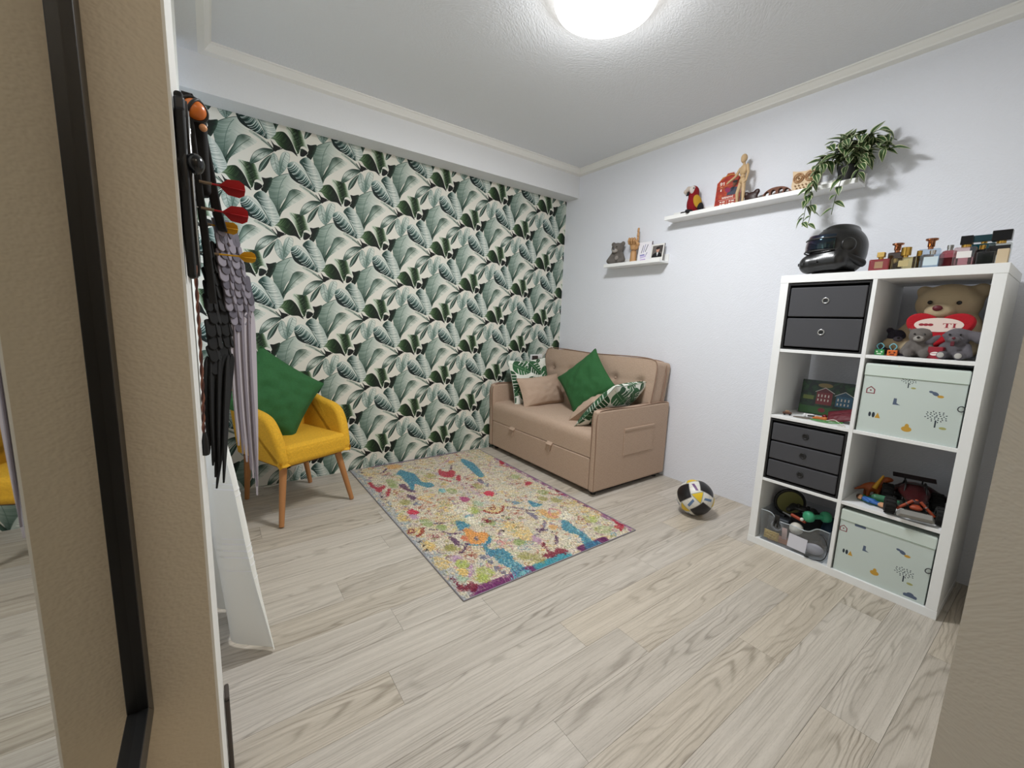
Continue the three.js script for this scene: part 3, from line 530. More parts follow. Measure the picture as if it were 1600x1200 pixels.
// ---------------------------------------------------------------- rug
{
  const W = 1.145, L = 1.785, nx = 40, nz = 60, t = .009;
  const r = thing('area_rug', 'colourful abstract patterned rug on the floor in front of the sofa', 'rug', [-2.095, 0, .004]);
  const top = new THREE.PlaneGeometry(W, L, nx, nz); top.rotateX(-PI / 2); top.translate(W / 2, 0, L / 2);
  const p = top.attributes.position;
  for (let i = 0; i < p.count; i++) { const x = p.getX(i), z = p.getZ(i), e = Math.min(x, W - x, z, L - z); p.setY(i, t * Math.min(1, .35 + e / .012) + .0016 * Math.max(0, n2(x * 2.3, z * 2.3))); }
  top.computeVertexNormals();
  part(r, 'rug_pile', top, M(0xffffff, .95, { map: rugTex, bumpMap: rep(fabricBump, 40, 60), bumpScale: .0012, sheen: .3 }));
  for (const [p0, p1] of [[[-.002, 0], [W + .002, 0]], [[-.002, L], [W + .002, L]], [[0, 0], [0, L]], [[W, 0], [W, L]]]) part(r, 'bound_edge', moved(rbox(Math.max(.006, p1[0] - p0[0]), .0065, Math.max(.006, p1[1] - p0[1]), .003, 2), (p0[0] + p1[0]) / 2, .0034, (p0[1] + p1[1]) / 2), M(0x8a868c, .9));
  part(r, 'backing', boxAB([.002, 0, .002], [W - .002, .0028, L - .002]), M(0x9c948a, .95));
}
// ---------------------------------------------------------------- sofa (local x = along the wall towards the viewer, z = out of the wall)
const taupe = M(0xceb29c, .9, { map: rep(fabricTone, 6, 6), bumpMap: rep(fabricBump, 40, 40), bumpScale: .0006, sheen: .25, sheenRoughness: .6, sheenColor: new THREE.Color(0xc8b8aa) });
const taupeDark = M(0x6b5446, .9), pipeM = M(0x8f7462, .9);
{
  const S = thing('sofa_bed', 'taupe fabric two seat sofa bed in the corner', 'sofa', [-.02, 0, .008], -PI / 2);
  const Wd = 1.33, Dp = .815, ah = .61, aw = .05;
  const uvw = (g) => worldUV(g, .5);
  const arm = (x, nm) => {
    const g = uvw(rbox(aw, ah - .035, Dp, .016, 4)); const a = part(S, 'armrest', g, taupe, { at: [x, .035 + (ah - .035) / 2, Dp / 2] });
    for (const s of [-1, 1]) { // piping round the outer and inner outline
      const hh = (ah - .035) / 2 - .008, dd = Dp / 2 - .008, xx = s * (aw / 2 - .006);
      part(a, 'piping', tube([[xx, -hh, dd], [xx, 0, dd + .003], [xx, hh - .02, dd + .003], [xx, hh + .003, dd - .02], [xx, hh + .003, 0], [xx, hh + .003, -dd + .02], [xx, hh - .02, -dd]], .0042, 80, 6), pipeM);
    }
    return a;
  };
  arm(aw / 2); const ra = arm(Wd - aw / 2);
  // stitched pocket on the outside of the near arm
  const pk = extr([[-.17, -.1], [.17, -.1], [.172, .1], [-.172, .1]], .006, .0025); pk.rotateY(PI / 2);
  part(ra, 'side_pocket', uvw(pk), taupe, { at: [aw / 2 + .0025, .035, -.05], label: 'flat stitched pocket' });
  part(ra, 'pocket_hem', rotd(rbox(.345, .018, .006, .003), 0, PI / 2, 0), taupe, { at: [aw / 2 + .0065, .126, -.05] });
  // pull-out drawer front and seat
  part(S, 'pull_out_base', uvw(rbox(Wd - 2 * aw - .006, .232, .74, .012, 3)), taupe, { at: [Wd / 2, .039 + .116, .43 + .012] });
  const sw = Wd - 2 * aw - .004, n = 26, seat = new THREE.BoxGeometry(sw, .17, .70, 40, 6, n), sp = seat.attributes.position;
  for (let i = 0; i < sp.count; i++) {
    let x = sp.getX(i), y = sp.getY(i), z = sp.getZ(i);
    const R = .05; // round the top front edge
    const qz = .35 - z, qy = .085 - y; if (qz < R && qy < R) { const dz = R - qz, dy = R - qy, l = Math.max(dz, dy), h = Math.hypot(dz, dy); if (h > 0) { z = .35 - R + dz / h * l; y = .085 - R + dy / h * l; } }
    if (sp.getY(i) > .08) y += .008 * (1 - (x / sw * 2) ** 4) * (1 - (sp.getZ(i) / .35) ** 4) + .003 * n2(x * 5, z * 5);
    sp.setXYZ(i, x, y, z);
  }
  const sg = toCreasedNormals(seat, .9); part(S, 'seat_cushion', uvw(sg), taupe, { at: [Wd / 2, .275 + .085, .46] });
  for (const x of [.37, .86]) {
    const t = part(S, 'pull_tab', rbox(.062, .012, .034, .004), taupe, { at: [x, .268, Dp + .002], rot: [.7, 0, 0] });
    part(t, 'tab_fold', extr([[-.02, 0], [.02, 0], [.006, -.055], [-.004, -.058]], .008, .003), taupe, { at: [.004, -.006, .002], rot: [-.78, 0, 0] });
  }
  // backrest with button tufts
  const bw = Wd - .05, bh = .56, bt = .17, bn = [64, 30, 6], bg = new THREE.BoxGeometry(bw, bh, bt, ...bn), bp = bg.attributes.position, tufts = [];
  for (let i = 0; i < 5; i++) for (const y of [.10, -.10]) tufts.push([-bw / 2 + bw * (i + .5) / 5, y]);
  for (let i = 0; i < bp.count; i++) {
    let x = bp.getX(i), y = bp.getY(i), z = bp.getZ(i);
    if (z > bt / 2 - .001) { let d = .012 * (1 - (2 * x / bw) ** 6) * (1 - (2 * y / bh) ** 6); for (const t of tufts) { const q = Math.hypot(x - t[0], y - t[1]); d -= .03 * Math.exp(-((q / .032) ** 2)) + .012 * Math.exp(-Math.abs(y - t[1]) / .012) * Math.exp(-(((x - t[0]) / .13) ** 2)); } z += d; }
    const R = .03, ex = bw / 2 - Math.abs(x), ey = bh / 2 - y; if (ex < R && ey < R) { const dx = R - ex, dy = R - ey, l = Math.max(dx, dy), h = Math.hypot(dx, dy); x = Math.sign(x) * (bw / 2 - R + dx / h * l); y = bh / 2 - R + dy / h * l; }
    bp.setXYZ(i, x, y, z);
  }
  const back = part(S, 'backrest', uvw(toCreasedNormals(bg, .8)), taupe, { at: [Wd / 2, .645, .125], rot: [-.16, 0, 0] });
  for (const t of tufts) part(back, 'tuft_button', moved(new THREE.SphereGeometry(.011, 12, 8).scale(1, 1, .45), 0, 0, 0), taupe, { at: [t[0], t[1], bt / 2 - .016] });
  part(back, 'piping', tube([[-bw / 2 + .004, -bh / 2, bt / 2], [-bw / 2 + .004, bh / 2 - .03, bt / 2], [-bw / 2 + .03, bh / 2 - .003, bt / 2], [0, bh / 2 - .001, bt / 2], [bw / 2 - .03, bh / 2 - .003, bt / 2], [bw / 2 - .004, bh / 2 - .03, bt / 2], [bw / 2 - .004, -bh / 2, bt / 2]], .0045, 160, 6), pipeM);
  part(back, 'piping', tube([[-bw / 2 + .004, -bh / 2, -bt / 2 + .05], [-bw / 2 + .004, bh / 2 - .03, -bt / 2 + .05], [-bw / 2 + .03, bh / 2 - .003, -bt / 2 + .05], [0, bh / 2, -bt / 2 + .05], [bw / 2 - .03, bh / 2 - .003, -bt / 2 + .05], [bw / 2 - .002, bh / 2 - .03, -bt / 2 + .05], [bw / 2 - .002, -bh / 2, -bt / 2 + .05]], .0045, 160, 6), pipeM);
  for (const x of [.05, Wd - .05]) for (const z of [.06, Dp - .06]) part(S, 'foot', cyl(.022, .018, .036, 16), M(0x15120f, .6), { at: [x, .018, z] });
  part(S, 'underframe', boxAB([.02, .022, .03], [Wd - .02, .04, Dp - .07]), M(0x1c1815, .9));
}
// ---------------------------------------------------------------- cushions
const leafCushTex = canvasTex(640, 640, (x, w) => {
  x.fillStyle = '#dfe0d6'; x.fillRect(0, 0, w, w); x.lineCap = 'round';
  const mon = (cx, cy, a, L, c0, c1) => { x.save(); x.translate(cx, cy); x.rotate(a); const g = x.createLinearGradient(0, -L * .4, 0, L * .4); g.addColorStop(0, c0); g.addColorStop(1, c1); x.fillStyle = g; // broad slit leaf
    x.beginPath(); x.moveTo(0, 0); x.bezierCurveTo(L * .05, -L * .5, L * .6, -L * .55, L, 0); x.bezierCurveTo(L * .6, L * .55, L * .05, L * .5, 0, 0); x.fill();
    x.strokeStyle = '#dfe0d6'; for (let s = -1; s <= 1; s += 2) for (let i = 1; i < 6; i++) { const t = i / 6.3; x.lineWidth = 7 + (i % 2) * 4; x.beginPath(); x.moveTo(L * (t + .12), s * L * .13); x.lineTo(L * (t + .32), s * L * .55); x.stroke(); }
    x.strokeStyle = '#8fae86'; x.lineWidth = 4; x.beginPath(); x.moveTo(-L * .1, 0); x.lineTo(L * .95, 0); x.stroke(); x.restore(); };
  const oval = (cx, cy, a, L, Wd, c0) => { x.save(); x.translate(cx, cy); x.rotate(a); x.fillStyle = c0; x.beginPath(); x.moveTo(0, 0); x.quadraticCurveTo(L * .4, -Wd, L, 0); x.quadraticCurveTo(L * .4, Wd, 0, 0); x.fill(); x.strokeStyle = '#b9c9b0'; x.lineWidth = 3; x.beginPath(); x.moveTo(0, 0); x.lineTo(L, 0); x.stroke(); x.restore(); };
  for (const dx of [-640, 0, 640]) for (const dy of [-640, 0, 640]) { x.save(); x.translate(dx, dy);
    for (let i = 0; i < 16; i++) { x.strokeStyle = '#8f9c8c'; x.lineWidth = 3; x.beginPath(); x.moveTo(440, 200); x.quadraticCurveTo(440 + 60 * Math.cos(i * .25 + 2), 200 + 60 * Math.sin(i * .25 + 2), 440 + 140 * Math.cos(i * .22 + 2.2), 200 + 140 * Math.sin(i * .22 + 2.2)); x.stroke(); }
    mon(40, 60, .5, 273, '#1c4428', '#3a6e45'); mon(300, 40, .9, 260, '#2e6139', '#1a3f26'); mon(560, 120, 1.4, 273, '#1f4a2c', '#356a41'); mon(120, 300, 2.2, 247, '#2c5c38', '#1a3f26'); mon(180, 330, .3, 273, '#1c4428', '#3f744a'); mon(470, 400, .8, 260, '#244f30', '#1a3d24'); mon(60, 470, .2, 234, '#31633a', '#1c4428'); mon(330, 520, 2.0, 221, '#1f4a2c', '#376a42');
    oval(230, 90, 2.1, 130, 46, '#31633a'); oval(420, 60, -.5, 130, 44, '#1c4428'); oval(420, 360, 3.9, 130, 44, '#3a6c42'); oval(360, 500, -.6, 130, 50, '#24502f'); oval(560, 330, 2.6, 120, 44, '#2f5f39'); oval(600, 600, 3.3, 130, 46, '#24502f'); x.restore(); }
});
const greenCloth = M(0x2f6b38, .88, { map: rep(fabricTone, 3, 3), bumpMap: rep(fabricBump, 24, 24), bumpScale: .0005, sheen: .2 });
const leafCloth = M(0xffffff, .85, { map: leafCushTex, bumpMap: rep(fabricBump, 24, 24), bumpScale: .0005 });
function cushion(name, label, group, w, h, t, mat, c, n, roll, o = {}) {
  const g = thing(name, label, 'cushion', c, 0, group);
  const q = new THREE.Group(), z = V(...n).normalize(), up0 = V(0, 1, 0), x = up0.clone().cross(z).normalize(), y = z.clone().cross(x);
  g.quaternion.setFromRotationMatrix(new THREE.Matrix4().makeBasis(x, y, z)).multiply(new THREE.Quaternion().setFromAxisAngle(V(0, 0, 1), roll));
  part(g, 'cushion_cover', pillowGeo(w, h, t, o), mat);
  const k = .93, pts = []; for (let i = 0; i < 40; i++) { const s = Math.floor(i / 10), u = (i % 10) / 10 * 2 - 1, d = .07 * (1 - u * u); const e = [[u, -1 + d], [1 - d, u], [-u, 1 - d], [-1 + d, -u]][s]; pts.push([e[0] * w / 2, e[1] * h / 2, 0]); }
  part(g, 'edge_seam', tube(pts, .0022, 120, 5, true), mat); return g;
}
const CG = 'cushions on the sofa';
cushion('leaf_cushion', 'white cushion printed with green leaves against the far sofa arm', CG, .45, .43, .13, leafCloth, [-.50, .635, .185], [.0, .28, .96], .04, { seed: 3 });
cushion('lumbar_cushion', 'small taupe lumbar cushion in front of the far leaf cushion', CG, .47, .28, .14, taupe, [-.49, .570, .335], [-.05, .42, .9], .06, { seed: 5 });
cushion('green_cushion', 'plain green cushion standing on its corner in the middle of the sofa', CG, .43, .43, .14, greenCloth, [-.36, .70, .745], [-.93, .38, .12], .78, { seed: 7, wrinkle: .012 });
cushion('lumbar_cushion', 'taupe lumbar cushion tucked behind the near leaf cushion', CG, .47, .28, .14, taupe, [-.47, .545, .975], [-.2, .75, -.62], -.05, { seed: 9 });
cushion('leaf_cushion', 'white cushion printed with green leaves against the near sofa arm', CG, .58, .45, .15, leafCloth, [-.47, .605, 1.155], [-.16, .66, -.72], .03, { seed: 11 });
// ---------------------------------------------------------------- yellow armchair (local z = facing, x = its own left / viewer's right)
{
  const ang = Math.atan2(.39, .92), C = thing('armchair', 'yellow upholstered tub armchair on splayed wooden legs', 'chair', [-2.530, 0, .386], ang);
  const yel = M(0xfabf2e, .85, { map: rep(fabricTone, 4, 4), bumpMap: rep(fabricBump, 30, 30), bumpScale: .0006, sheen: .2, sheenColor: new THREE.Color(0xf0d070) });
  const wood = M(0xb07a4a, .5), uvw = g => worldUV(g, .5);
  // seat: tapered thick pad
  const sg = rbox(.42, .115, .47, .035, 5), sp = sg.attributes.position;
  for (let i = 0; i < sp.count; i++) { const z = sp.getZ(i), x = sp.getX(i), k = 1 + (z + .235) / .47 * .02 - .06; sp.setX(i, x * k); if (sp.getY(i) > .04) sp.setY(i, sp.getY(i) + .012 * (1 - (x / .25) ** 2)); }
  sg.computeVertexNormals(); part(C, 'seat', uvw(sg), yel, { at: [0, .395, .03] });
  const prof = [[-.21, -.13], [.225, -.13], [.26, -.105], [.258, -.05], [.225, .05], [.175, .125], [.11, .158], [0, .175], [-.12, .2], [-.21, .22]];
  for (const s of [-1, 1]) {
    const g = extr(prof, .062, .026, true, 5); g.rotateY(-PI / 2); g.scale(1, 1, 1); // profile x -> z
    g.rotateZ(-s * .09);
    part(C, 'armrest', uvw(toCreasedNormals(g, 1)), yel, { at: [s * .205, .47, 0] });
  }
  const bg = extr([[-.18, -.12], [.18, -.12], [.23, .1], [.24, .24], [.205, .31], [.09, .33], [-.09, .33], [-.205, .31], [-.24, .24], [-.23, .1]], .075, .03, true, 5), bp = bg.attributes.position;
  for (let i = 0; i < bp.count; i++) { const x = bp.getX(i); bp.setZ(i, bp.getZ(i) + .9 * x * x); }
  bg.computeVertexNormals(); part(C, 'backrest', uvw(toCreasedNormals(bg, 1)), yel, { at: [0, .43, -.215], rot: [-.13, 0, 0] });
  // legs aimed at the floor points seen in the photo
  const legTo = [[-.23, .248], [.234, .247], [.243, -.214], [-.148, -.281]];
  const tops = [[-.17, .19], [.17, .19], [.17, -.19], [-.17, -.19]];
  legTo.forEach((e, i) => {
    const a = V(tops[i][0], .35, tops[i][1]), wx = e[0], wz = e[1];
    const b = V(wx, 0, wz), len = a.distanceTo(b), g = cyl(.021, .0135, len - .006, 18); const m = part(C, 'leg', g, wood);
    m.position.copy(a.clone().add(b).multiplyScalar(.5)).y += .0025; m.quaternion.setFromUnitVectors(V(0, 1, 0), a.clone().sub(b).normalize());
  });
  part(C, 'underframe', boxAB([-.19, .322, -.21], [.19, .345, .21]), M(0x6a4a2c, .7));
}
cushion('green_cushion', 'plain green cushion leaning in the yellow armchair', undefined, .43, .43, .15, greenCloth, [-2.60, .70, .35], [.26, .36, .88], -.68, { seed: 15, wrinkle: .014 });
// cord under the chair
{ const c = thing('power_cord', 'thin white cord looping down the wallpaper behind the yellow chair', 'cord', [-2.55, 0, .012]); part(c, 'cord', tube([[-.05, .76, 0], [-.02, .6, .004], [.05, .42, .006], [.1, .26, .008], [.09, .12, .012], [.03, .03, .02], [-.06, .006, .03], [-.12, .006, .03]], .0032, 60, 6), M(0xe4e2da, .5)); }
// ---------------------------------------------------------------- football
{
  const panel = (d) => { // direction -> colour
    const a = d.map(Math.abs), m = Math.max(...a), k = a.indexOf(m), u = d[(k + 1) % 3] / m, v = d[(k + 2) % 3] / m, au = Math.abs(u), av = Math.abs(v);
    const rot = Math.hypot(u, v), an = Math.atan2(v, u) + .25, star = Math.max(Math.abs(Math.cos(an)), Math.abs(Math.sin(an))) * rot * 1.45; // square black patch turned a little in each cube face
    const ve = 3 - (a[0] + a[1] + a[2]) / Math.hypot(...d) * Math.sqrt(3);
    if (star < .78) return star > .72 ? [150, 145, 140] : [22, 19, 22];
    const tri = Math.min(...a) / (a[0] + a[1] + a[2]); if (tri > .245) return [226, 190, 40];
    if (tri > .225) return [150, 160, 150];
    const lo = a.indexOf(Math.min(...a)), t = d[lo] / m; // along an edge strip
    if (Math.abs(t - .06) < .34 && Math.abs(a[(lo + 1) % 3] - a[(lo + 2) % 3] - .12 * t) / m < .13) return (lo + (d[(lo + 1) % 3] > 0 ? 1 : 0)) % 3 === 0 ? [110, 72, 120] : [96, 122, 158];
    if (Math.abs(t) < .012) return [190, 188, 184];
    return [222, 219, 210];
  };
  const tx = dataTex(1024, 512, (u, v) => { const th = u * 2 * PI, ph = (1 - v) * PI; return panel([-Math.cos(th) * Math.sin(ph), Math.cos(ph), Math.sin(th) * Math.sin(ph)]); }, true);
  const b = thing('football', 'white and black football with a yellow mark on the floor by the wall', 'ball', [-.44, 0, 1.85]);
  const s = part(b, 'ball_shell', new THREE.SphereGeometry(.112, 64, 40), M(0xffffff, .38, { map: tx }), { at: [0, .112, 0] });
  // turn a three-panel corner to the viewer
  s.quaternion.setFromUnitVectors(V(1, 1, 1).normalize(), V(-.66, .40, .54).normalize()).premultiply(new THREE.Quaternion().setFromAxisAngle(V(-.66, .40, .54).normalize(), .35));
  part(b, 'air_valve', cyl(.004, .004, .001, 12), M(0x333333, .5), { at: [0, .2238, 0] });
}
// ---------------------------------------------------------------- sheer curtain
{
  const c = thing('sheer_curtain', 'sheer white floor length curtain hanging in front of the window', 'curtain', [0, 0, 0]);
  const nu = 120, nv = 50, pos = [], uv = [], idx = [], z0 = .28, z1 = 1.67, yt = 2.54;
  for (let j = 0; j <= nv; j++) for (let i = 0; i <= nu; i++) {
    const u = i / nu, v = j / nv, y = yt * (1 - v) + .012 * v, z = z0 + (z1 - z0) * u;
    const fl = Math.pow(clamp((.93 - y) / .93, 0, 1), .5), near = clamp((u - .55) / .4, 0, 1);
    const fold = Math.sin(u * 2 * PI * 5.3 + .7 * Math.sin(v * 3)) * (.03 + .024 * fl) + .012 * n2(u * 12, v * 2.5);
    const x = -2.985 + .125 * fl * near + fold + .02 * fl;
    pos.push(x, y, z + .02 * Math.cos(u * 2 * PI * 5.3) * (1 - .3 * v)); uv.push(u * 1.6, y);
  }
  for (let j = 0; j < nv; j++) for (let i = 0; i < nu; i++) { const a = j * (nu + 1) + i; idx.push(a, a + 1, a + nu + 2, a, a + nu + 2, a + nu + 1); }
  const g = new THREE.BufferGeometry(); g.setAttribute('position', new THREE.Float32BufferAttribute(pos, 3)); g.setAttribute('uv', new THREE.Float32BufferAttribute(uv, 2)); g.setIndex(idx); g.computeVertexNormals();
  const sheer = M(0xf6f6f0, .95, { transmission: .16, thickness: 0, side: THREE.DoubleSide });
  part(c, 'curtain_cloth', g, sheer);
  // satin bands woven across, following the cloth
  const P = (u, y) => { const j = clamp((yt - y) / (yt - .012) * nv, 0, nv - .001), i = clamp(u * nu, 0, nu - .001), jj = Math.floor(j), ii = Math.floor(i), fj = j - jj, fi = i - ii, k = (a, b) => V(pos[(b * (nu + 1) + a) * 3], pos[(b * (nu + 1) + a) * 3 + 1], pos[(b * (nu + 1) + a) * 3 + 2]); return k(ii, jj).lerp(k(ii + 1, jj), fi).lerp(k(ii, jj + 1).lerp(k(ii + 1, jj + 1), fi), fj); };
  for (const [y, hgt] of [[.62, .004], [.60, .005], [.42, .004], [.40, .006], [.375, .006], [.35, .006], [.30, .004]]) {
    const q = [], ix = []; for (let i = 0; i <= nu; i++) { const a = P(i / nu, y), b = P(i / nu, y + hgt); q.push(a.x + .0014, a.y, a.z + .0014, b.x + .0014, b.y, b.z + .0014); } for (let i = 0; i < nu; i++) { const a = i * 2; ix.push(a, a + 2, a + 3, a, a + 3, a + 1); }
    const bg = new THREE.BufferGeometry(); bg.setAttribute('position', new THREE.Float32BufferAttribute(q, 3)); bg.setIndex(ix); bg.computeVertexNormals(); part(c, 'satin_band', bg, M(0xffffff, .4, { side: THREE.DoubleSide }));
  }
  const rod = thing('curtain_rail', 'white curtain rail under the dropped ceiling by the window', 'rail', [-2.985, 2.546, .98]); part(rod, 'rail', rotd(rbox(.03, .012, 1.7, .004), 0, 0, 0), white);
}
// ---------------------------------------------------------------- cube shelving unit (local x along the wall towards the viewer, z out of the wall)
const XK = -.485, ZK = 2.204, KW = .77, KH = 1.47, KD = .444, OB = .038, IB = .016, CW = (KW - 2 * OB - IB) / 2, CH = (KH - 2 * OB - 3 * IB) / 4;
const kx = c => OB + c * (CW + IB), ky = r => OB + (3 - r) * (CH + IB); // left edge of a column, floor of a row (row 0 on top)
const kt = (name, label, cat, [x, y, z], turn = 0, group) => thing(name, label, cat, [XK - z, y, ZK + x], -PI / 2 + turn, group);
{
  const K = kt('shelving_unit', 'tall white cube shelving unit against the plain wall', 'shelf', [0, 0, 0]);
  const b = (n, a, c) => part(K, n, moved(rbox(c[0] - a[0], c[1] - a[1], c[2] - a[2], .0012, 2), (a[0] + c[0]) / 2, (a[1] + c[1]) / 2, (a[2] + c[2]) / 2), whiteLam);
  b('top_board', [0, KH - OB, -KD], [KW, KH, 0]); b('bottom_board', [0, 0, -KD], [KW, OB, 0]);
  b('side_board', [.0015, OB, -KD], [OB, KH - OB, -.001]); b('side_board', [KW - OB, OB, -KD], [KW - .0015, KH - OB, -.001]);
  b('upright', [kx(0) + CW, OB, -KD], [kx(1), KH - OB, -.001]);
  for (let r = 0; r < 3; r++) for (let c = 0; c < 2; c++) b('shelf_board', [kx(c), ky(r) - IB, -KD], [kx(c) + CW, ky(r), -.002]);
}
const charcoal = M(0x46464a, .85, { bumpMap: rep(fabricBump, 20, 20), bumpScale: .0004 }), chrome = M(0xc8c8c8, .25, { metalness: 1 }), blackM = M(0x0c0c0d, .5);
function drawers(label, row, n) {
  const D = kt('drawer_insert', label, 'drawers', [kx(0) + CW / 2, ky(row), -.004], 0, 'dark drawer inserts');
  const W = CW - .006, H = CH - .006, dp = .36, t = .007, blk = M(0x131315, .7);
  part(D, 'carcass_side', boxAB([-W / 2, 0, -dp], [-W / 2 + t, H, 0]), blk); part(D, 'carcass_side', boxAB([W / 2 - t, 0, -dp], [W / 2, H, 0]), blk);
  part(D, 'carcass_top', boxAB([-W / 2 + t, H - t, -dp], [W / 2 - t, H, 0]), blk); part(D, 'carcass_bottom', boxAB([-W / 2 + t, 0, -dp], [W / 2 - t, t, 0]), blk); part(D, 'carcass_back', boxAB([-W / 2 + t, t, -dp], [W / 2 - t, H - t, -dp + .006]), blk);
  const h = (H - 2 * t - .012) / n;
  for (let i = 0; i < n; i++) {
    const d = part(D, 'drawer', rbox(W - 2 * t - .008, h - .008, .33, .005, 3), charcoal, { at: [0, t + .004 + h * (i + .5), -.165 - .002] });
    part(d, 'eyelet', new THREE.TorusGeometry(.0125, .0032, 10, 28), n === 2 ? chrome : M(0x3a3a3c, .35, { metalness: .6 }), { at: [0, .006, .166] });
    part(d, 'eyelet_hole', rotd(cyl(.011, .011, .003, 24), PI / 2, 0, 0), blackM, { at: [0, .006, .1648] });
  }
}
drawers('dark grey insert with two fabric drawers at the top of the shelving unit', 0, 2);
drawers('dark grey insert with three fabric drawers low in the shelving unit', 2, 3);
// printed mint storage boxes
const mintPrint = (variant) => canvasTex(640, 640, (x, w) => {
  x.fillStyle = '#cad5d0'; x.fillRect(0, 0, w, w);
  const ink = '#26303a', gold = '#c79a3c', blue = '#56637a', red = '#7d2f38';
  const tree = (X, Y, s) => { x.strokeStyle = ink; x.fillStyle = ink; x.lineWidth = 5 * s; x.beginPath(); x.moveTo(X, Y); x.lineTo(X, Y - 34 * s); x.stroke(); for (let i = 0; i < 34; i++) { const a = i * 2.4, r = Math.sqrt(i / 34) * 36 * s; x.beginPath(); x.ellipse(X + Math.cos(a) * r * 1.1, Y - 52 * s + Math.sin(a) * r * .75, 3.2 * s, 2 * s, a, 0, 7); x.fill(); } x.fillStyle = '#a8a86a'; x.beginPath(); x.ellipse(X + 26 * s, Y - 2, 12 * s, 6 * s, 0, 0, 7); x.fill(); };
  const firs = (X, Y, s) => { x.fillStyle = ink; x.beginPath(); x.ellipse(X, Y, 6 * s, 15 * s, 0, 0, 7); x.fill(); x.beginPath(); x.ellipse(X + 17 * s, Y + 2, 7 * s, 17 * s, 0, 0, 7); x.fill(); x.fillStyle = gold; x.beginPath(); x.moveTo(X + 36 * s, Y - 16 * s); x.lineTo(X + 50 * s, Y + 18 * s); x.lineTo(X + 24 * s, Y + 18 * s); x.fill(); };
  const house = (X, Y, s) => { x.strokeStyle = red; x.lineWidth = 5 * s; x.beginPath(); x.moveTo(X - 18 * s, Y - 8 * s); x.lineTo(X, Y - 24 * s); x.lineTo(X + 18 * s, Y - 8 * s); x.lineTo(X + 18 * s, Y + 16 * s); x.lineTo(X - 18 * s, Y + 16 * s); x.closePath(); x.stroke(); x.fillStyle = red; x.fillRect(X - 4 * s, Y - 6 * s, 8 * s, 8 * s); };
  const pear = (X, Y, s) => { x.fillStyle = gold; x.beginPath(); x.ellipse(X, Y + 6 * s, 22 * s, 16 * s, 0, 0, 7); x.fill(); x.beginPath(); x.ellipse(X, Y - 12 * s, 9 * s, 14 * s, 0, 0, 7); x.fill(); };
  const cloud = (X, Y, s) => { x.fillStyle = blue; for (const [a, b, r] of [[-18, 4, 12], [0, -4, 16], [18, 4, 12]]) { x.beginPath(); x.ellipse(X + a * s, Y + b * s, r * s, r * .8 * s, 0, 0, 7); x.fill(); } x.fillRect(X - 28 * s, Y + 4 * s, 56 * s, 9 * s); };
  const boot = (X, Y, s) => { x.fillStyle = blue; x.beginPath(); x.moveTo(X - 10 * s, Y - 22 * s); x.lineTo(X + 2 * s, Y - 22 * s); x.lineTo(X + 3 * s, Y + 4 * s); x.lineTo(X + 20 * s, Y + 14 * s); x.lineTo(X - 12 * s, Y + 14 * s); x.fill(); };
  const squir = (X, Y, s) => { x.fillStyle = blue; x.beginPath(); x.ellipse(X, Y, 14 * s, 9 * s, .6, 0, 7); x.fill(); x.beginPath(); x.ellipse(X - 16 * s, Y - 8 * s, 9 * s, 6 * s, .2, 0, 7); x.fill(); x.fillStyle = gold; x.beginPath(); x.ellipse(X + 20 * s, Y + 12 * s, 12 * s, 7 * s, 0, 0, 7); x.fill(); };
  if (variant) { cloud(150, 118, 1.4); house(32, 200, 1.4); boot(210, 330, 1.5); squir(455, 235, 1.7); firs(60, 420, 1.4); tree(490, 500, 1.7); pear(300, 515, 1.4); cloud(550, 600, 1.5); }
  else { house(60, 250, 1.5); tree(300, 190, 1.3); firs(225, 70, 1); pear(220, 30, 1); boot(240, 330, 1.6); squir(470, 215, 1.6); firs(80, 470, 1.5); tree(500, 500, 1.8); pear(335, 545, 1.5); }
});
function storageBox(label, row, variant) {
  const B = kt('storage_box', label, 'box', [kx(1) + CW / 2, ky(row), -.012], 0, 'mint storage boxes');
  const W = CW - .012, H = .315, dp = .36, mat = M(0xffffff, .85, { map: mintPrint(variant), bumpMap: rep(fabricBump, 24, 24), bumpScale: .0004 }), plain = M(0xc3d0ca, .85), lip = M(0xd2ddd6, .8);
  part(B, 'box_front', rbox(W, H, .006, .002, 2), mat, { at: [0, H / 2, -.003] });
  part(B, 'box_side', boxAB([-W / 2, .001, -dp], [-W / 2 + .005, H - .004, -.006]), plain); part(B, 'box_side', boxAB([W / 2 - .005, .001, -dp], [W / 2, H - .004, -.006]), plain);
  part(B, 'box_back', boxAB([-W / 2, .001, -dp - .005], [W / 2, H - .004, -dp]), plain); part(B, 'box_base', boxAB([-W / 2 + .005, .001, -dp], [W / 2 - .005, .006, -.006]), plain);
  const l = part(B, 'folded_lip', rbox(W + .004, .052, .012, .004, 3), lip, { at: [0, H - .03, -.004] });
  part(l, 'lip_seam', rbox(W, .0025, .002, .0008, 1), M(0x9fae9f, .9), { at: [0, -.024, .006] });
  part(B, 'cord_handle', rotd(new THREE.TorusGeometry(.011, .0018, 8, 20), 0, .6, 0), M(0x33363a, .6), { at: [W / 2 - .006, .16, .003] });
  part(B, 'box_lid', boxAB([-W / 2 + .003, H - .012, -dp + .004], [W / 2 - .003, H - .006, -.012]), plain);
}
storageBox('pale mint fabric box with tree prints in the middle of the shelving unit', 1, 0);
storageBox('pale mint fabric box with cloud prints at the foot of the shelving unit', 3, 1);

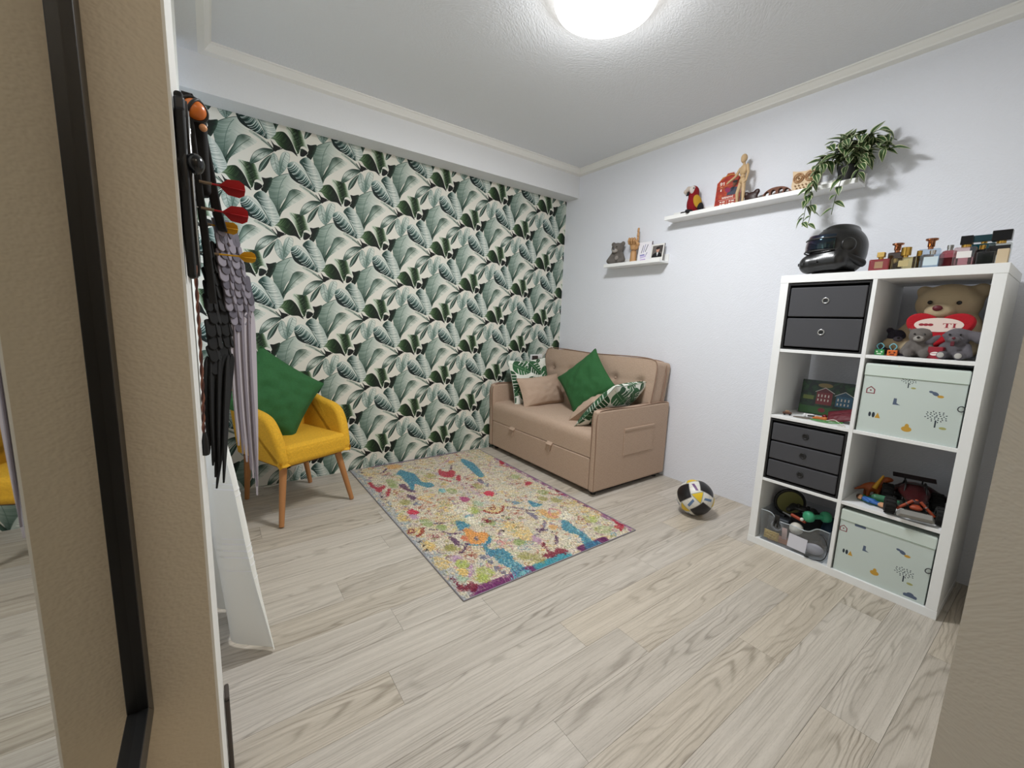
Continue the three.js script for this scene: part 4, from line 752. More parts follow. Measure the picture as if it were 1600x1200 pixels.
// ---------------------------------------------------------------- plush toys in the top right cube
const plush = (c, o = {}) => M(c, .95, { bumpMap: rep(stucco, 3, 3), bumpScale: .002, sheen: .35, sheenRoughness: .5, ...o });
const eyeM = M(0x0d0b0b, .15), noseRed = M(0x5a1020, .5);
{
  const T = kt('teddy_bear', 'large cream teddy bear holding a red heart in the top cube', 'toy', [kx(1) + .205, ky(0), -.20]);
  const fur = plush(0xcbb795);
  part(T, 'body', blobGeo([{ c: [0, .235, .0], r: [.105, .085, .08] }, { c: [0, .1, -.02], r: [.10, .11, .08] }, { a: [-.09, .13, 0], b: [-.15, .045, .06], ra: .04, rb: .035 }, { a: [.07, .15, 0], b: [.092, .06, .07], ra: .042, rb: .036 }, { c: [-.012, .198, .075], r: [.048, .034, .035], k: .01 }, { c: [.09, .29, -.01], r: [.03, .03, .018] }, { c: [-.085, .292, -.01], r: [.024, .024, .018] }, { c: [-.07, .035, .07], r: [.05, .035, .05] }, { c: [.066, .035, .07], r: [.05, .035, .05] }], .02, 56), fur);
  for (const [x, y, z] of [[-.044, .238, .083], [.044, .235, .083]]) part(T, 'eye', sph(.0085, 14, 10), eyeM, { at: [x, y, z] });
  part(T, 'nose', new THREE.SphereGeometry(.016, 16, 10).scale(1, .75, .6), noseRed, { at: [-.014, .212, .108] });
  const hs = new THREE.Shape(); hs.moveTo(0, -.07); hs.bezierCurveTo(-.06, -.03, -.11, .0, -.105, .045); hs.bezierCurveTo(-.095, .085, -.03, .085, 0, .045); hs.bezierCurveTo(.03, .085, .095, .085, .105, .045); hs.bezierCurveTo(.11, 0, .06, -.03, 0, -.07);
  const hg = new THREE.ExtrudeGeometry(hs, { depth: .012, bevelEnabled: true, bevelSize: .012, bevelThickness: .014, bevelOffset: -.012, bevelSegments: 5, curveSegments: 16 });
  const h = part(T, 'heart', hg, plush(0xa50f1e), { at: [.0, .115, .098], rot: [-.18, 0, 0] });
  const pt = canvasTex(256, 160, (x, w, q) => { x.fillStyle = '#d9c6bd'; x.fillRect(0, 0, w, q); x.strokeStyle = '#a3323c'; x.fillStyle = '#8d1f2c'; x.lineWidth = 7; x.beginPath(); for (const a of [40, 64, 88]) { x.moveTo(a + 14, 80); x.arc(a, 80, 15, 0, 7); } x.fill(); x.font = 'bold 70px serif'; x.fillText('TI', 150, 112); });
  const es = new THREE.Shape(); es.absellipse(0, 0, .075, .03, 0, 2 * PI); const eg = new THREE.ShapeGeometry(es, 28), ep = eg.attributes.position, eu = eg.attributes.uv; for (let i = 0; i < ep.count; i++) eu.setXY(i, ep.getX(i) / .15 + .5, ep.getY(i) / .06 + .5);
  part(h, 'heart_patch', eg, M(0xffffff, .8, { map: pt }), { at: [0, .022, .0275] });
}
const toyG = 'small plush toys in the top cube';
function sitter(name, label, at, turn, col, s, o = {}) { // small seated plush
  const T = kt(name, label, 'toy', at, turn, toyG), f = plush(col), q = v => v.map(a => a * s);
  const ears = o.long ? [{ a: q([-.05, .128, 0]), b: q([-.1, .085, .012]), ra: .017 * s, rb: .03 * s }, { a: q([.035, .135, 0]), b: q([.085, .115, .01]), ra: .017 * s, rb: .03 * s }] : [{ c: q([-.04, .158, 0]), r: q([.017, .017, .01]) }, { c: q([.04, .158, 0]), r: q([.017, .017, .01]) }];
  part(T, 'body', blobGeo([{ c: q([0, .118, .005]), r: q([.05, .045, .042]) }, { c: q([0, .05, 0]), r: q([.045, .05, .038]) }, { a: q([-.04, .07, .01]), b: q([-.056, .03, .035]), ra: .018 * s, rb: .017 * s }, { a: q([.04, .07, .01]), b: q([.056, .03, .035]), ra: .018 * s, rb: .017 * s }, { a: q([-.025, .025, .02]), b: q([-.032, .022, .06]), ra: .022 * s, rb: .021 * s }, { a: q([.025, .025, .02]), b: q([.032, .022, .06]), ra: .022 * s, rb: .021 * s }, ...ears], .012 * s, 44), f);
  part(T, 'muzzle', new THREE.SphereGeometry(.021 * s, 16, 12).scale(1.1, .8, .8), plush(o.muzzle ?? 0xb8b2ac), { at: q([0, .104, .044]) });
  part(T, 'nose', sph(.0065 * s, 10, 8), o.nose ?? eyeM, { at: q([0, .111, .0605]) });
  for (const x of [-.02, .02]) part(T, 'eye', sph(.0045 * s, 10, 8), eyeM, { at: q([x, .129, .046]) });
  if (o.paws) for (const x of [-.032, .032]) part(T, 'paw_pad', new THREE.SphereGeometry(.014 * s, 12, 8).scale(1, 1, .35), plush(0xd8d4ce), { at: q([x, .023, .08]) });
  return T;
}
sitter('plush_toy', 'shaggy grey plush bear sitting in front of the cream teddy', [kx(1) + .158, ky(0), -.085], 0, 0x77716d, .78, {});
sitter('plush_toy', 'small yellow plush bear head peeping over the red box', [kx(1) + .222, ky(0), -.12], -.5, 0xc99a3a, .82, { muzzle: 0xcf9f45 });
{ const e = sitter('plush_toy', 'grey plush elephant with floppy ears and white paws', [kx(1) + .268, ky(0), -.085], -.1, 0x706c72, .80, { long: true, muzzle: 0x7c787c, nose: noseRed, paws: true }); part(e, 'tongue', rbox(.012, .02, .006, .003), noseRed, { at: [0, .066, .05] }); }
{ const T = sitter('plush_toy', 'small dark plush figure at the back left of the top cube', [kx(1) + .068, ky(0), -.15], .3, 0x2e2a38, .72, { muzzle: 0x6d6772 }); }
function blockKey(name, label, x, col, face) {
  const B = kt(name, label, 'toy', [x, ky(0), -.05], .1, 'block charms');
  part(B, 'block', rbox(.034, .026, .028, .003), M(col, .35), { at: [0, .0131, 0] });
  for (const a of [-.008, .008]) part(B, 'print_eye', box(.006, .006, .001), M(face, .5), { at: [a, .016, .0143] });
  part(B, 'print_mouth', box(.016, .004, .001), M(face, .5), { at: [0, .007, .0143] });
  part(B, 'loop', tube([[-.004, .026, 0], [-.012, .042, .002], [0, .054, .002], [.012, .042, .002], [.004, .026, 0]], .0024, 30, 6), M(0x6fb4c4, .5));
}
blockKey('block_charm', 'green block charm with a pale blue loop', kx(1) + .037, 0x2f8a4a, 0xd9e8cf);
blockKey('block_charm', 'orange block charm with a pale blue loop', kx(1) + .081, 0xd06a30, 0x5b1d10);
{ const B = kt('gift_box', 'small red box printed with white lips beside the grey plush bear', 'box', [kx(1) + .218, ky(0), -.052], -.1);
  part(B, 'box_body', rbox(.046, .05, .028, .002), M(0x8f1426, .4), { at: [0, .025, 0] });
  const lp = canvasTex(128, 128, (x) => { x.fillStyle = '#8f1426'; x.fillRect(0, 0, 128, 128); x.fillStyle = '#e8dcd8'; x.beginPath(); x.ellipse(62, 74, 42, 22, -.12, 0, 7); x.fill(); x.fillStyle = '#b04a55'; x.fillRect(24, 70, 78, 5); });
  part(B, 'print', new THREE.PlaneGeometry(.042, .046), M(0xffffff, .4, { map: lp }), { at: [0, .025, .0143] }); }

// ---------------------------------------------------------------- second row left: picture board and trinkets
{
  const tx = canvasTex(512, 330, (x, w, h) => {
    x.fillStyle = '#0d2014'; x.fillRect(0, 0, w, h);
    for (let i = 0; i < 260; i++) { x.fillStyle = ['#15361b', '#1d4520', '#0c2211', '#2a5226', '#0a1d12'][i % 5]; x.globalAlpha = .6; x.beginPath(); x.ellipse(rr(0, w), rr(0, h), rr(6, 40), rr(6, 24), rr(0, 3), 0, 7); x.fill(); } x.globalAlpha = 1;
    x.fillStyle = '#6d7a35'; x.fillRect(20, 150, 90, 40); x.fillStyle = '#7d6a3a'; x.beginPath(); x.ellipse(190, 40, 60, 22, 0, 0, 7); x.fill();
    const hs = (X, Y, W, H, c, r) => { x.fillStyle = c; x.fillRect(X, Y, W, H); x.fillStyle = r; x.beginPath(); x.moveTo(X - 14, Y); x.lineTo(X + W / 2, Y - 48); x.lineTo(X + W + 14, Y); x.fill(); x.strokeStyle = '#d8d4cc'; x.lineWidth = 5; x.stroke(); x.fillStyle = '#d8d0c4'; for (let i = 0; i < 4; i++) { x.fillRect(X + 12 + i * (W - 20) / 4, Y + 20, 10, 26); x.fillRect(X + 12 + i * (W - 20) / 4, Y + 64, 10, 22); } };
    hs(130, 110, 130, 120, '#7c2a2e', '#5e1f25'); hs(290, 130, 130, 100, '#2f5f7a', '#244a60');
    x.fillStyle = '#2c5c24'; x.fillRect(0, 255, w, 75); x.fillStyle = '#7a2026'; x.beginPath(); x.ellipse(190, 285, 30, 22, 0, 0, 7); x.fill();
  });
  const P = kt('picture_board', 'glossy picture board of a red and a blue house in a green garden', 'picture', [kx(0) + .185, ky(1), -.25], .05);
  part(P, 'board', rbox(.285, .185, .008, .001), M(0x14251a, .4), { at: [0, .094, 0], rot: [-.12, 0, 0] });
  part(P, 'picture_print', new THREE.PlaneGeometry(.28, .18), M(0xffffff, .3, { map: tx }), { at: [0, .094 + .0005, .0048], rot: [-.12, 0, 0] });
  const W = kt('wallet', 'dark red folded pouch leaning beside the picture board', 'pouch', [kx(0) + .27, ky(1) + .033, -.13], -.35);
  part(W, 'pouch_body', pillowGeo(.12, .085, .022, { dent: .02, wrinkle: .002 }), M(0x5c0f1e, .6), { rot: [-.9, 0, .5] }); part(W, 'pouch_zip', rbox(.1, .003, .004, .001), M(0x2a0a10, .4), { at: [.0, .03, .014], rot: [-.9, 0, .5] });
  // trinkets
  const tr = (n, l, x, z, t) => kt(n, l, 'toy', [kx(0) + x, ky(1), z], t);
  const c = tr('toy_car', 'tiny brown toy car at the left of the trinkets', .05, -.07, .4); part(c, 'car_body', rbox(.04, .012, .02, .004), M(0x5a3a2c, .4), { at: [0, .011, 0] }); part(c, 'car_roof', rbox(.02, .009, .016, .003), M(0x8a6a52, .4), { at: [0, .0205, 0] }); for (const a of [-.012, .012]) for (const b of [-.01, .01]) part(c, 'wheel', rotd(cyl(.005, .005, .005, 12), PI / 2, 0, 0), blackM, { at: [a, .005, b] });
  const l2 = tr('leaf_tray', 'flat grey leaf shaped tray among the trinkets', .13, -.06, .3); part(l2, 'tray', extr([[-.045, 0], [-.015, .016], [.03, .012], [.045, -.004], [.015, -.016], [-.02, -.014]], .006, .002, true).rotateX(-PI / 2), M(0x6e675f, .6), { at: [0, .0032, 0] });
  const r1 = tr('toy_robot', 'tiny black and white toy robot lying among the trinkets', .135, -.13, .5); part(r1, 'robot_body', rbox(.035, .016, .02, .004), M(0xe2e2e2, .4), { at: [0, .0085, 0] }); part(r1, 'robot_head', sph(.009, 12, 8), M(0xd8d8d8, .4), { at: [-.022, .0095, 0] }); for (const b of [-.013, .013]) part(r1, 'robot_arm', rotd(cyl(.003, .003, .03, 8), 0, 0, PI / 2), blackM, { at: [.003, .009, b] });
  const o1 = tr('toy_figure', 'tiny orange toy figure on the trinket shelf', .19, -.10, .2); part(o1, 'figure_body', blobGeo([{ a: [-.015, .009, 0], b: [.012, .009, 0], ra: .008, rb: .007 }, { c: [.022, .01, 0], r: [.009, .009, .009] }, { a: [-.015, .007, 0], b: [-.028, .006, .01], ra: .005, rb: .004 }, { a: [-.015, .007, 0], b: [-.028, .006, -.01], ra: .005, rb: .004 }], .004, 32), M(0xc06a2a, .5));
  const g1 = tr('cord_bracelet', 'tangled green cord bracelet at the front of the trinket shelf', .225, -.055, 0); part(g1, 'cord', tube([[-.06, .004, 0], [-.02, .006, .025], [.03, .005, .02], [.075, .012, .005], [.05, .008, -.02], [0, .005, -.018], [-.045, .004, -.012], [-.03, .007, .012], [.02, .009, .012]], .0028, 80, 6, true), M(0x4f8a4a, .5));
  const w1 = tr('earphone_wire', 'thin pale wire trailing at the edge of the trinket shelf', .27, -.035, 0); part(w1, 'wire', tube([[-.05, .003, .0], [-.01, .02, -.02], [.03, .006, .0], [.05, .003, .022], [.02, .003, .026]], .0016, 50, 6), M(0xd8d4c8, .5));
  const p1 = tr('red_bead', 'shiny dark red bead lying before the picture board', .195, -.15, 0); part(p1, 'bead', sph(.012, 16, 12), M(0x6b0f18, .2), { at: [0, .012, 0] });
}
// ---------------------------------------------------------------- third row right: buggy and toys
{
  const B = kt('toy_buggy', 'dark red radio controlled buggy with big black tyres on the shelf', 'toy car', [kx(1) + .225, ky(2), -.13], .25);
  const tyre = lathe([[.018, -.018], [.03, -.02], [.036, -.014], [.0375, 0], [.036, .014], [.03, .02], [.018, .018]], 28), red = M(0x36090d, .3), org = M(0xa04428, .45);
  for (const [x, z, s] of [[-.082, .09, 1], [.082, .09, 1], [-.085, -.09, 1.1], [.085, -.09, 1.1]]) { const w = part(B, 'wheel', tyre, M(0x151414, .85), { at: [x, .0415 * s, z], rot: [0, 0, PI / 2], scale: s }); part(w, 'rim', cyl(.019, .019, .03, 16), M(0x2a2a2c, .4)); for (let i = 0; i < 14; i++) { const a = i / 14 * 2 * PI; part(w, 'tread_lug', box(.005, .034, .006), M(0x0e0e0e, .9), { at: [Math.cos(a) * .0365, 0, Math.sin(a) * .0365], rot: [0, -a, 0] }); } }
  part(B, 'chassis', rbox(.07, .012, .23, .004), blackM, { at: [0, .04, 0] });
  part(B, 'front_bumper', extr([[-.06, -.008], [.06, -.008], [.05, .012], [-.05, .012]], .03, .003), M(0x8a8884, .35), { at: [0, .03, .135], rot: [.5, 0, 0] });
  part(B, 'body_shell', blobGeo([{ c: [0, .085, -.04], r: [.055, .03, .09] }, { c: [0, .075, .05], r: [.035, .02, .05] }, { c: [0, .11, -.04], r: [.035, .02, .04] }], .02, 40), red);
  part(B, 'roll_cage', mergeGeometries([tube([[-.04, .06, .03], [-.034, .125, -.01], [-.034, .13, -.06], [-.04, .07, -.11]], .0035, 30, 6), tube([[.04, .06, .03], [.034, .125, -.01], [.034, .13, -.06], [.04, .07, -.11]], .0035, 30, 6), tube([[-.034, .128, -.02], [.034, .128, -.02]], .0035, 6, 6)]), blackM);
  part(B, 'engine', blobGeo([{ c: [0, .07, .085], r: [.015, .02, .012] }, { c: [0, .055, .1], r: [.022, .012, .012] }], .008, 28), org);
  for (const s of [-1, 1]) { const k = part(B, 'shock_absorber', cyl(.006, .006, .07, 12), org, { at: [s * .036, .06, .1], rot: [0, 0, s * .75] }); part(k, 'spring', new THREE.TorusGeometry(.008, .002, 6, 16).rotateX(PI / 2), M(0x888888, .3, { metalness: 1 }), { at: [0, .01, 0] }); part(B, 'axle_arm', rotd(cyl(.005, .005, .06, 10), 0, 0, PI / 2), blackM, { at: [s * .05, .042, .09] }); part(B, 'axle_arm', rotd(cyl(.005, .005, .06, 10), 0, 0, PI / 2), blackM, { at: [s * .05, .045, -.09] }); }
  part(B, 'rear_wing', rbox(.15, .004, .04, .002), M(0x1c0a0c, .4), { at: [0, .135, -.115], rot: [.25, 0, 0] }); for (const s of [-1, 1]) part(B, 'wing_post', cyl(.003, .003, .05, 8), blackM, { at: [s * .03, .11, -.112] });
  const B2 = kt('toy_car', 'dark red toy car parked at the back of the buggy shelf', 'toy car', [kx(1) + .21, ky(2), -.33], .15);
  part(B2, 'car_body', blobGeo([{ c: [0, .04, 0], r: [.11, .028, .045] }, { c: [-.01, .066, 0], r: [.06, .026, .038] }], .02, 40), M(0x3a0a10, .2)); for (const a of [-.065, .065]) for (const b of [-.04, .04]) part(B2, 'wheel', rotd(cyl(.02, .02, .016, 20), PI / 2, 0, 0), blackM, { at: [a, .0205, b] });
  // green base, lying doll, orange animal
  const G = kt('green_tray', 'flat green plastic base on the buggy shelf', 'toy', [kx(1) + .095, ky(2), -.15]); part(G, 'tray', extr([[-.06, -.05], [0, -.07], [.06, -.05], [.065, .02], [.03, .06], [-.03, .055], [-.065, .01]], .007, .002, true).rotateX(-PI / 2), M(0x3f9a62, .45), { at: [0, .0036, 0] });
  const bt = kt('green_bottle', 'clear green plastic piece beside the green base', 'toy', [kx(1) + .125, ky(2) + .008, -.13], .3); part(bt, 'piece', blobGeo([{ a: [-.03, .018, 0], b: [.03, .018, 0], ra: .017, rb: .015 }, { a: [.03, .018, 0], b: [.05, .018, 0], ra: .009, rb: .008 }], .006, 30), M(0x6fb892, .2, { transmission: .5, thickness: .01, roughness: .15 }));
  const D = kt('toy_doll', 'small toy doll in blue lying on the green base', 'toy', [kx(1) + .08, ky(2) + .0075, -.075], -.15);
  part(D, 'doll_body', blobGeo([{ a: [-.012, .012, 0], b: [.02, .012, 0], ra: .012, rb: .011 }, { a: [.02, .01, .006], b: [.05, .008, .009], ra: .008, rb: .006 }, { a: [.02, .01, -.006], b: [.05, .008, -.009], ra: .008, rb: .006 }, { a: [-.012, .014, .01], b: [.012, .01, .022], ra: .006, rb: .005 }], .006, 36), M(0x2f62a8, .55));
  part(D, 'doll_head', new THREE.SphereGeometry(.0125, 16, 12), M(0xcf9a72, .6), { at: [-.032, .0135, 0] }); part(D, 'doll_hair', new THREE.SphereGeometry(.0135, 16, 10, 0, 2 * PI, 0, 1.5).rotateZ(1.3), M(0x3a2416, .7), { at: [-.0335, .0135, 0] }); part(D, 'doll_leg', blobGeo([{ a: [.048, .009, .008], b: [.066, .009, .01], ra: .008, rb: .009 }, { a: [.048, .009, -.008], b: [.066, .009, -.01], ra: .008, rb: .009 }], .003, 26), M(0xcf9a72, .6));
  const O = kt('toy_dinosaur', 'orange and yellow toy animal standing at the back left of the buggy shelf', 'toy', [kx(1) + .065, ky(2), -.2], .6);
  part(O, 'animal_body', blobGeo([{ c: [0, .05, 0], r: [.035, .025, .02] }, { a: [.025, .06, 0], b: [.045, .092, 0], ra: .014, rb: .012 }, { c: [.055, .097, 0], r: [.02, .012, .012] }, { a: [-.02, .04, .012], b: [-.022, .006, .014], ra: .009, rb: .007 }, { a: [.018, .04, -.012], b: [.02, .006, -.014], ra: .009, rb: .007 }, { a: [-.02, .04, -.012], b: [-.022, .006, -.014], ra: .009, rb: .007 }, { a: [.018, .04, .012], b: [.02, .006, .014], ra: .009, rb: .007 }, { a: [-.03, .05, 0], b: [-.07, .03, .0], ra: .012, rb: .004 }], .01, 44), M(0x9a4a1c, .5)); part(O, 'crest', rotd(cyl(.004, .011, .075, 12), 0, 0, -.4), M(0xd09a28, .5), { at: [.012, .085, .018] });
}
// ---------------------------------------------------------------- bottom left: clear box of odds and ends
{
  const BX = kt('clear_box', 'clear plastic box full of odds and ends at the foot of the shelving unit', 'box', [kx(0) + CW / 2, ky(3), -.012]);
  const W = .318, H = .165, D = .36, cl = M(0xf6f8fa, .05, { transmission: .96, thickness: 0, ior: 1.45 });
  const sh = new THREE.Shape(); const fr = [[-W / 2 + .012, 0], [W / 2 - .012, 0], [W / 2, H], [W / 2 - .05, H], [W / 2 - .09, H - .03], [-W / 2 + .09, H - .03], [-W / 2 + .05, H], [-W / 2, H]];
  part(BX, 'box_front', extr(fr, .003), cl, { at: [0, .002, -.002] }); part(BX, 'box_back', extr([[-W / 2 + .012, 0], [W / 2 - .012, 0], [W / 2, H], [-W / 2, H]], .003), cl, { at: [0, .002, -D] });
  for (const s of [-1, 1]) part(BX, 'box_side', box(.003, H, D - .006), cl, { at: [s * (W / 2 - .006), H / 2 + .002, -D / 2], rot: [0, 0, -s * .072] });
  part(BX, 'box_floor', boxAB([-W / 2 + .012, 0, -D], [W / 2 - .012, .003, 0]), cl);
  part(BX, 'rim', tube([[-W / 2, H + .002, -.001], [-W / 2 + .05, H + .002, 0], [-W / 2 + .09, H - .028, 0], [0, H - .028, 0], [W / 2 - .09, H - .028, 0], [W / 2 - .05, H + .002, 0], [W / 2, H + .002, -.001]], .003, 60, 6), M(0xdde4e8, .15, { transmission: .6, thickness: 0 }));
  part(BX, 'paper_label', box(.085, .075, .0008), M(0xd8d8e2, .8), { at: [.03, .055, .0012], rot: [0, 0, -.05] });
  const it = (n, l, c, x, y, z, t = 0) => kt(n, l, c, [kx(0) + CW / 2 + x, ky(3) + y, -.012 + z], t);
  const sp = it('small_speaker', 'dark square speaker inside the clear box', 'speaker', -.095, .004, -.09, .1); part(sp, 'speaker_case', rbox(.1, .115, .06, .006), M(0x3b4048, .5), { at: [0, .062, 0] }); part(sp, 'speaker_cone', new THREE.TorusGeometry(.025, .006, 10, 28), M(0x70757c, .4), { at: [0, .075, .031] }); part(sp, 'dust_cap', new THREE.SphereGeometry(.014, 16, 10).scale(1, 1, .4), M(0x50555c, .4), { at: [0, .075, .031] });
  const wb = it('white_ball', 'white ball near the top of the clear box', 'ball', .0, .075, -.055); part(wb, 'ball_shell', sph(.032, 24, 16), M(0xd4d0c6, .4), { at: [0, .032, 0] });
  const yp = it('snack_packet', 'yellow packet pressed against the front of the clear box', 'packet', -.1, .004, -.018, 0); part(yp, 'packet', pillowGeo(.075, .05, .02, { dent: .02 }), M(0xb99a4a, .45), { at: [0, .03, 0] });
  const op = it('card_box', 'faded orange card box low in the clear box', 'box', -.065, .004, -.045, .2); part(op, 'box_body', rbox(.11, .025, .04, .002), M(0xb87a5c, .6), { at: [0, .0127, 0] });
  const ph = it('photo_card', 'pale pink card standing in the clear box', 'card', -.045, .005, -.04, .1); part(ph, 'card', rbox(.024, .085, .003, .001), M(0xc9aaa4, .6), { at: [0, .043, 0], rot: [-.1, 0, .1] });
  const wd = it('grey_capsule', 'pale grey oval case behind the label of the clear box', 'case', .09, .004, -.05, .3); part(wd, 'case', blobGeo([{ c: [0, .03, 0], r: [.042, .028, .025] }], .004, 28), M(0xb9b4bc, .4));
  const bl = it('blue_bag', 'dark blue bag sticking out of the clear box', 'bag', .105, .005, -.2, .2); part(bl, 'bag', blobGeo([{ c: [0, .08, 0], r: [.04, .08, .05] }, { c: [.01, .13, -.02], r: [.035, .03, .05] }], .02, 32), M(0x16324a, .7));
  const dk = it('dark_cloth', 'dark cloth stuffed in the clear box', 'cloth', .0, .004, -.22, 0); part(dk, 'cloth', blobGeo([{ c: [0, .06, 0], r: [.09, .06, .08] }, { c: [-.06, .09, .02], r: [.05, .05, .06] }, { c: [.04, .1, -.05], r: [.05, .05, .06] }], .03, 36), M(0x25252a, .9));
  const db = it('dumbbell', 'green dumbbell lying across the top of the clear box', 'dumbbell', .075, .168, -.085, .95); part(db, 'handle', rotd(cyl(.012, .012, .075, 18), 0, 0, PI / 2), M(0x3d9a72, .5), { at: [0, .028, 0] }); for (const s of [-1, 1]) part(db, 'weight_head', rotd(lathe([[0, -.02], [.018, -.02], [.027, -.013], [.029, 0], [.027, .013], [.018, .02], [0, .02]], 24), 0, 0, PI / 2), M(0x3d9a72, .5), { at: [s * .045, .029, 0] });
  const pl = it('weight_plate', 'olive plate with a black rim standing in the clear box', 'plate', -.085, .12, -.17, .6); part(pl, 'disc', rotd(cyl(.07, .07, .012, 40), PI / 2, 0, 0), M(0x6b6a3a, .6), { at: [0, .075, 0] }); part(pl, 'rim', new THREE.TorusGeometry(.07, .009, 10, 44), blackM, { at: [0, .075, 0] });
  const gp = it('game_controller', 'black game controller on top of the clear box', 'controller', -.01, .165, -.15, .2); part(gp, 'controller_body', blobGeo([{ c: [0, .025, 0], r: [.05, .014, .03] }, { a: [-.045, .025, 0], b: [-.06, .015, .04], ra: .018, rb: .014 }, { a: [.045, .025, 0], b: [.06, .015, .04], ra: .018, rb: .014 }], .012, 36), M(0x141416, .45)); for (const x of [-.022, .022]) part(gp, 'thumb_stick', cyl(.008, .006, .014, 14), blackM, { at: [x, .042, .012] });
  const tl = it('pliers', 'orange handled tool lying on the clear box', 'tool', -.015, .15, -.055, -.25); part(tl, 'handle', rotd(cyl(.009, .008, .075, 12), 0, 0, PI / 2 - .1), M(0x9a3a1c, .5), { at: [.02, .018, 0] }); part(tl, 'jaw', rotd(cyl(.004, .007, .05, 10), 0, 0, PI / 2 - .1), M(0x8c8c8c, .3, { metalness: 1 }), { at: [-.04, .013, 0] }); part(tl, 'pivot', sph(.009, 12, 8), M(0xd8d4cc, .4), { at: [.045, .026, .012] });
  const ck = it('clip_clamp', 'black plastic clip hooked over the rim of the clear box', 'clip', -.075, .122, .004, 0); part(ck, 'clip_back', rbox(.024, .05, .005, .002), blackM, { at: [0, .02, 0] }); part(ck, 'clip_jaw', rbox(.009, .035, .006, .002), blackM, { at: [-.008, -.004, .006] }); part(ck, 'clip_jaw', rbox(.009, .035, .006, .002), blackM, { at: [.008, -.004, .006] });
  const cb = it('black_cable', 'thin black cable hanging over the corner of the clear box', 'cable', .145, .003, .006, 0); part(cb, 'cable', tube([[-.05, .135, -.02], [-.01, .138, .002], [.012, .11, .006], [.018, .06, .006], [.004, .02, .007], [-.03, .004, .007], [-.055, .004, .0065]], .0022, 60, 6), blackM); part(cb, 'plug', rbox(.02, .008, .007, .002), blackM, { at: [-.064, .006, .0065] });
}
// ---------------------------------------------------------------- picture ledges on the plain wall
const wt = (name, label, cat, [z, y, out], turn = 0, group) => thing(name, label, cat, [-out, y, z], -PI / 2 + turn, group);
function ledge(label, z0, len, y) {
  const L = wt('picture_ledge', label, 'shelf', [z0, y, 0], 0, 'white picture ledges');
  part(L, 'back_board', moved(rbox(len, .07, .012, .001, 2), len / 2, .035, .0062), white);
  part(L, 'base_board', moved(rbox(len, .014, .096, .001, 2), len / 2, .007, .0605), white);
  part(L, 'front_lip', moved(rbox(len, .026, .012, .001, 2), len / 2, .013, .1146), white);
}
const Y1 = 1.673, Y2 = 1.968; ledge('short white picture ledge holding a grey bear', .645, .555, Y1); ledge('long white picture ledge holding a trailing plant', 1.212, 1.15, Y2);
const F1 = Y1 + .0142, F2 = Y2 + .0142;
const woodL = M(0xb98d5f, .55), woodP = M(0xc4a67e, .55);
{ // grey bear
  const T = wt('teddy_bear', 'small grey teddy bear sitting on the short ledge', 'toy', [.74, F1, .062], .2), f = plush(0x6f6964);
  part(T, 'body', blobGeo([{ c: [0, .125, .005], r: [.048, .047, .042] }, { c: [0, .05, 0], r: [.042, .052, .034] }, { a: [-.036, .085, .005], b: [-.062, .035, .02], ra: .017, rb: .019 }, { a: [.036, .085, .005], b: [.06, .04, .02], ra: .017, rb: .018 }, { a: [-.02, .03, .01], b: [-.038, .026, .03], ra: .023, rb: .022 }, { a: [.02, .03, .01], b: [.034, .026, .03], ra: .023, rb: .022 }, { c: [-.04, .163, 0], r: [.018, .018, .01] }, { c: [.042, .163, 0], r: [.018, .018, .01] }], .012, 48), f);
  part(T, 'muzzle', new THREE.SphereGeometry(.021, 16, 12).scale(1.15, .8, .75), plush(0xb0a9a3), { at: [-.004, .108, .041] }); part(T, 'nose', sph(.006, 10, 8), M(0x3a3f4c, .4), { at: [-.004, .117, .056] });
  for (const x of [-.02, .014]) part(T, 'eye', sph(.0042, 10, 8), eyeM, { at: [x, .136, .046] });
  T.scale.setScalar(1.08); part(T, 'patch', new THREE.SphereGeometry(.016, 12, 8).scale(1, 1, .3), plush(0x98918c), { at: [.012, .055, .034] });
}
{ // wooden artist's hand, index finger raised
  const H = wt('wooden_hand', 'jointed wooden artist hand pointing one finger up on the short ledge', 'figure', [.905, F1, .06], .35);
  part(H, 'wrist', lathe([[0, 0], [.027, 0], [.0285, .004], [.026, .05], [.024, .092], [.0225, .1], [0, .1]], 28), woodL);
  part(H, 'palm', blobGeo([{ c: [0, .135, 0], r: [.03, .035, .017] }, { c: [-.004, .165, .002], r: [.036, .024, .017] }, { a: [.024, .125, .006], b: [.036, .152, .02], ra: .013, rb: .011 }, { a: [.036, .152, .02], b: [.022, .176, .03], ra: .011, rb: .009 }], .012, 52), woodL);
  const fing = (x, L, n) => { const g = blobGeo([{ a: [x, .178, .002], b: [x, .196, .022], ra: .0098, rb: .0095 }, { a: [x, .196, .022], b: [x, .177, .037], ra: .0095, rb: .009 }, { a: [x, .177, .037], b: [x, .158, .024], ra: .009, rb: .008 }], .003, 34); part(H, 'curled_finger', g, woodL); };
  fing(-.034); fing(-.0135); fing(.007);
  const ix = [[.178, .212, .0102], [.2145, .246, .0098], [.2485, .28, .009]];
  for (const [a, b, r] of ix) part(H, 'finger_segment', blobGeo([{ a: [.0265, a + r * .6, 0], b: [.0275, b - r * .6, -.001], ra: r, rb: r * .95 }], .002, 26), woodL);
  part(H, 'wrist_joint', sph(.018, 18, 12), M(0x8a6440, .6), { at: [0, .105, 0] });
}
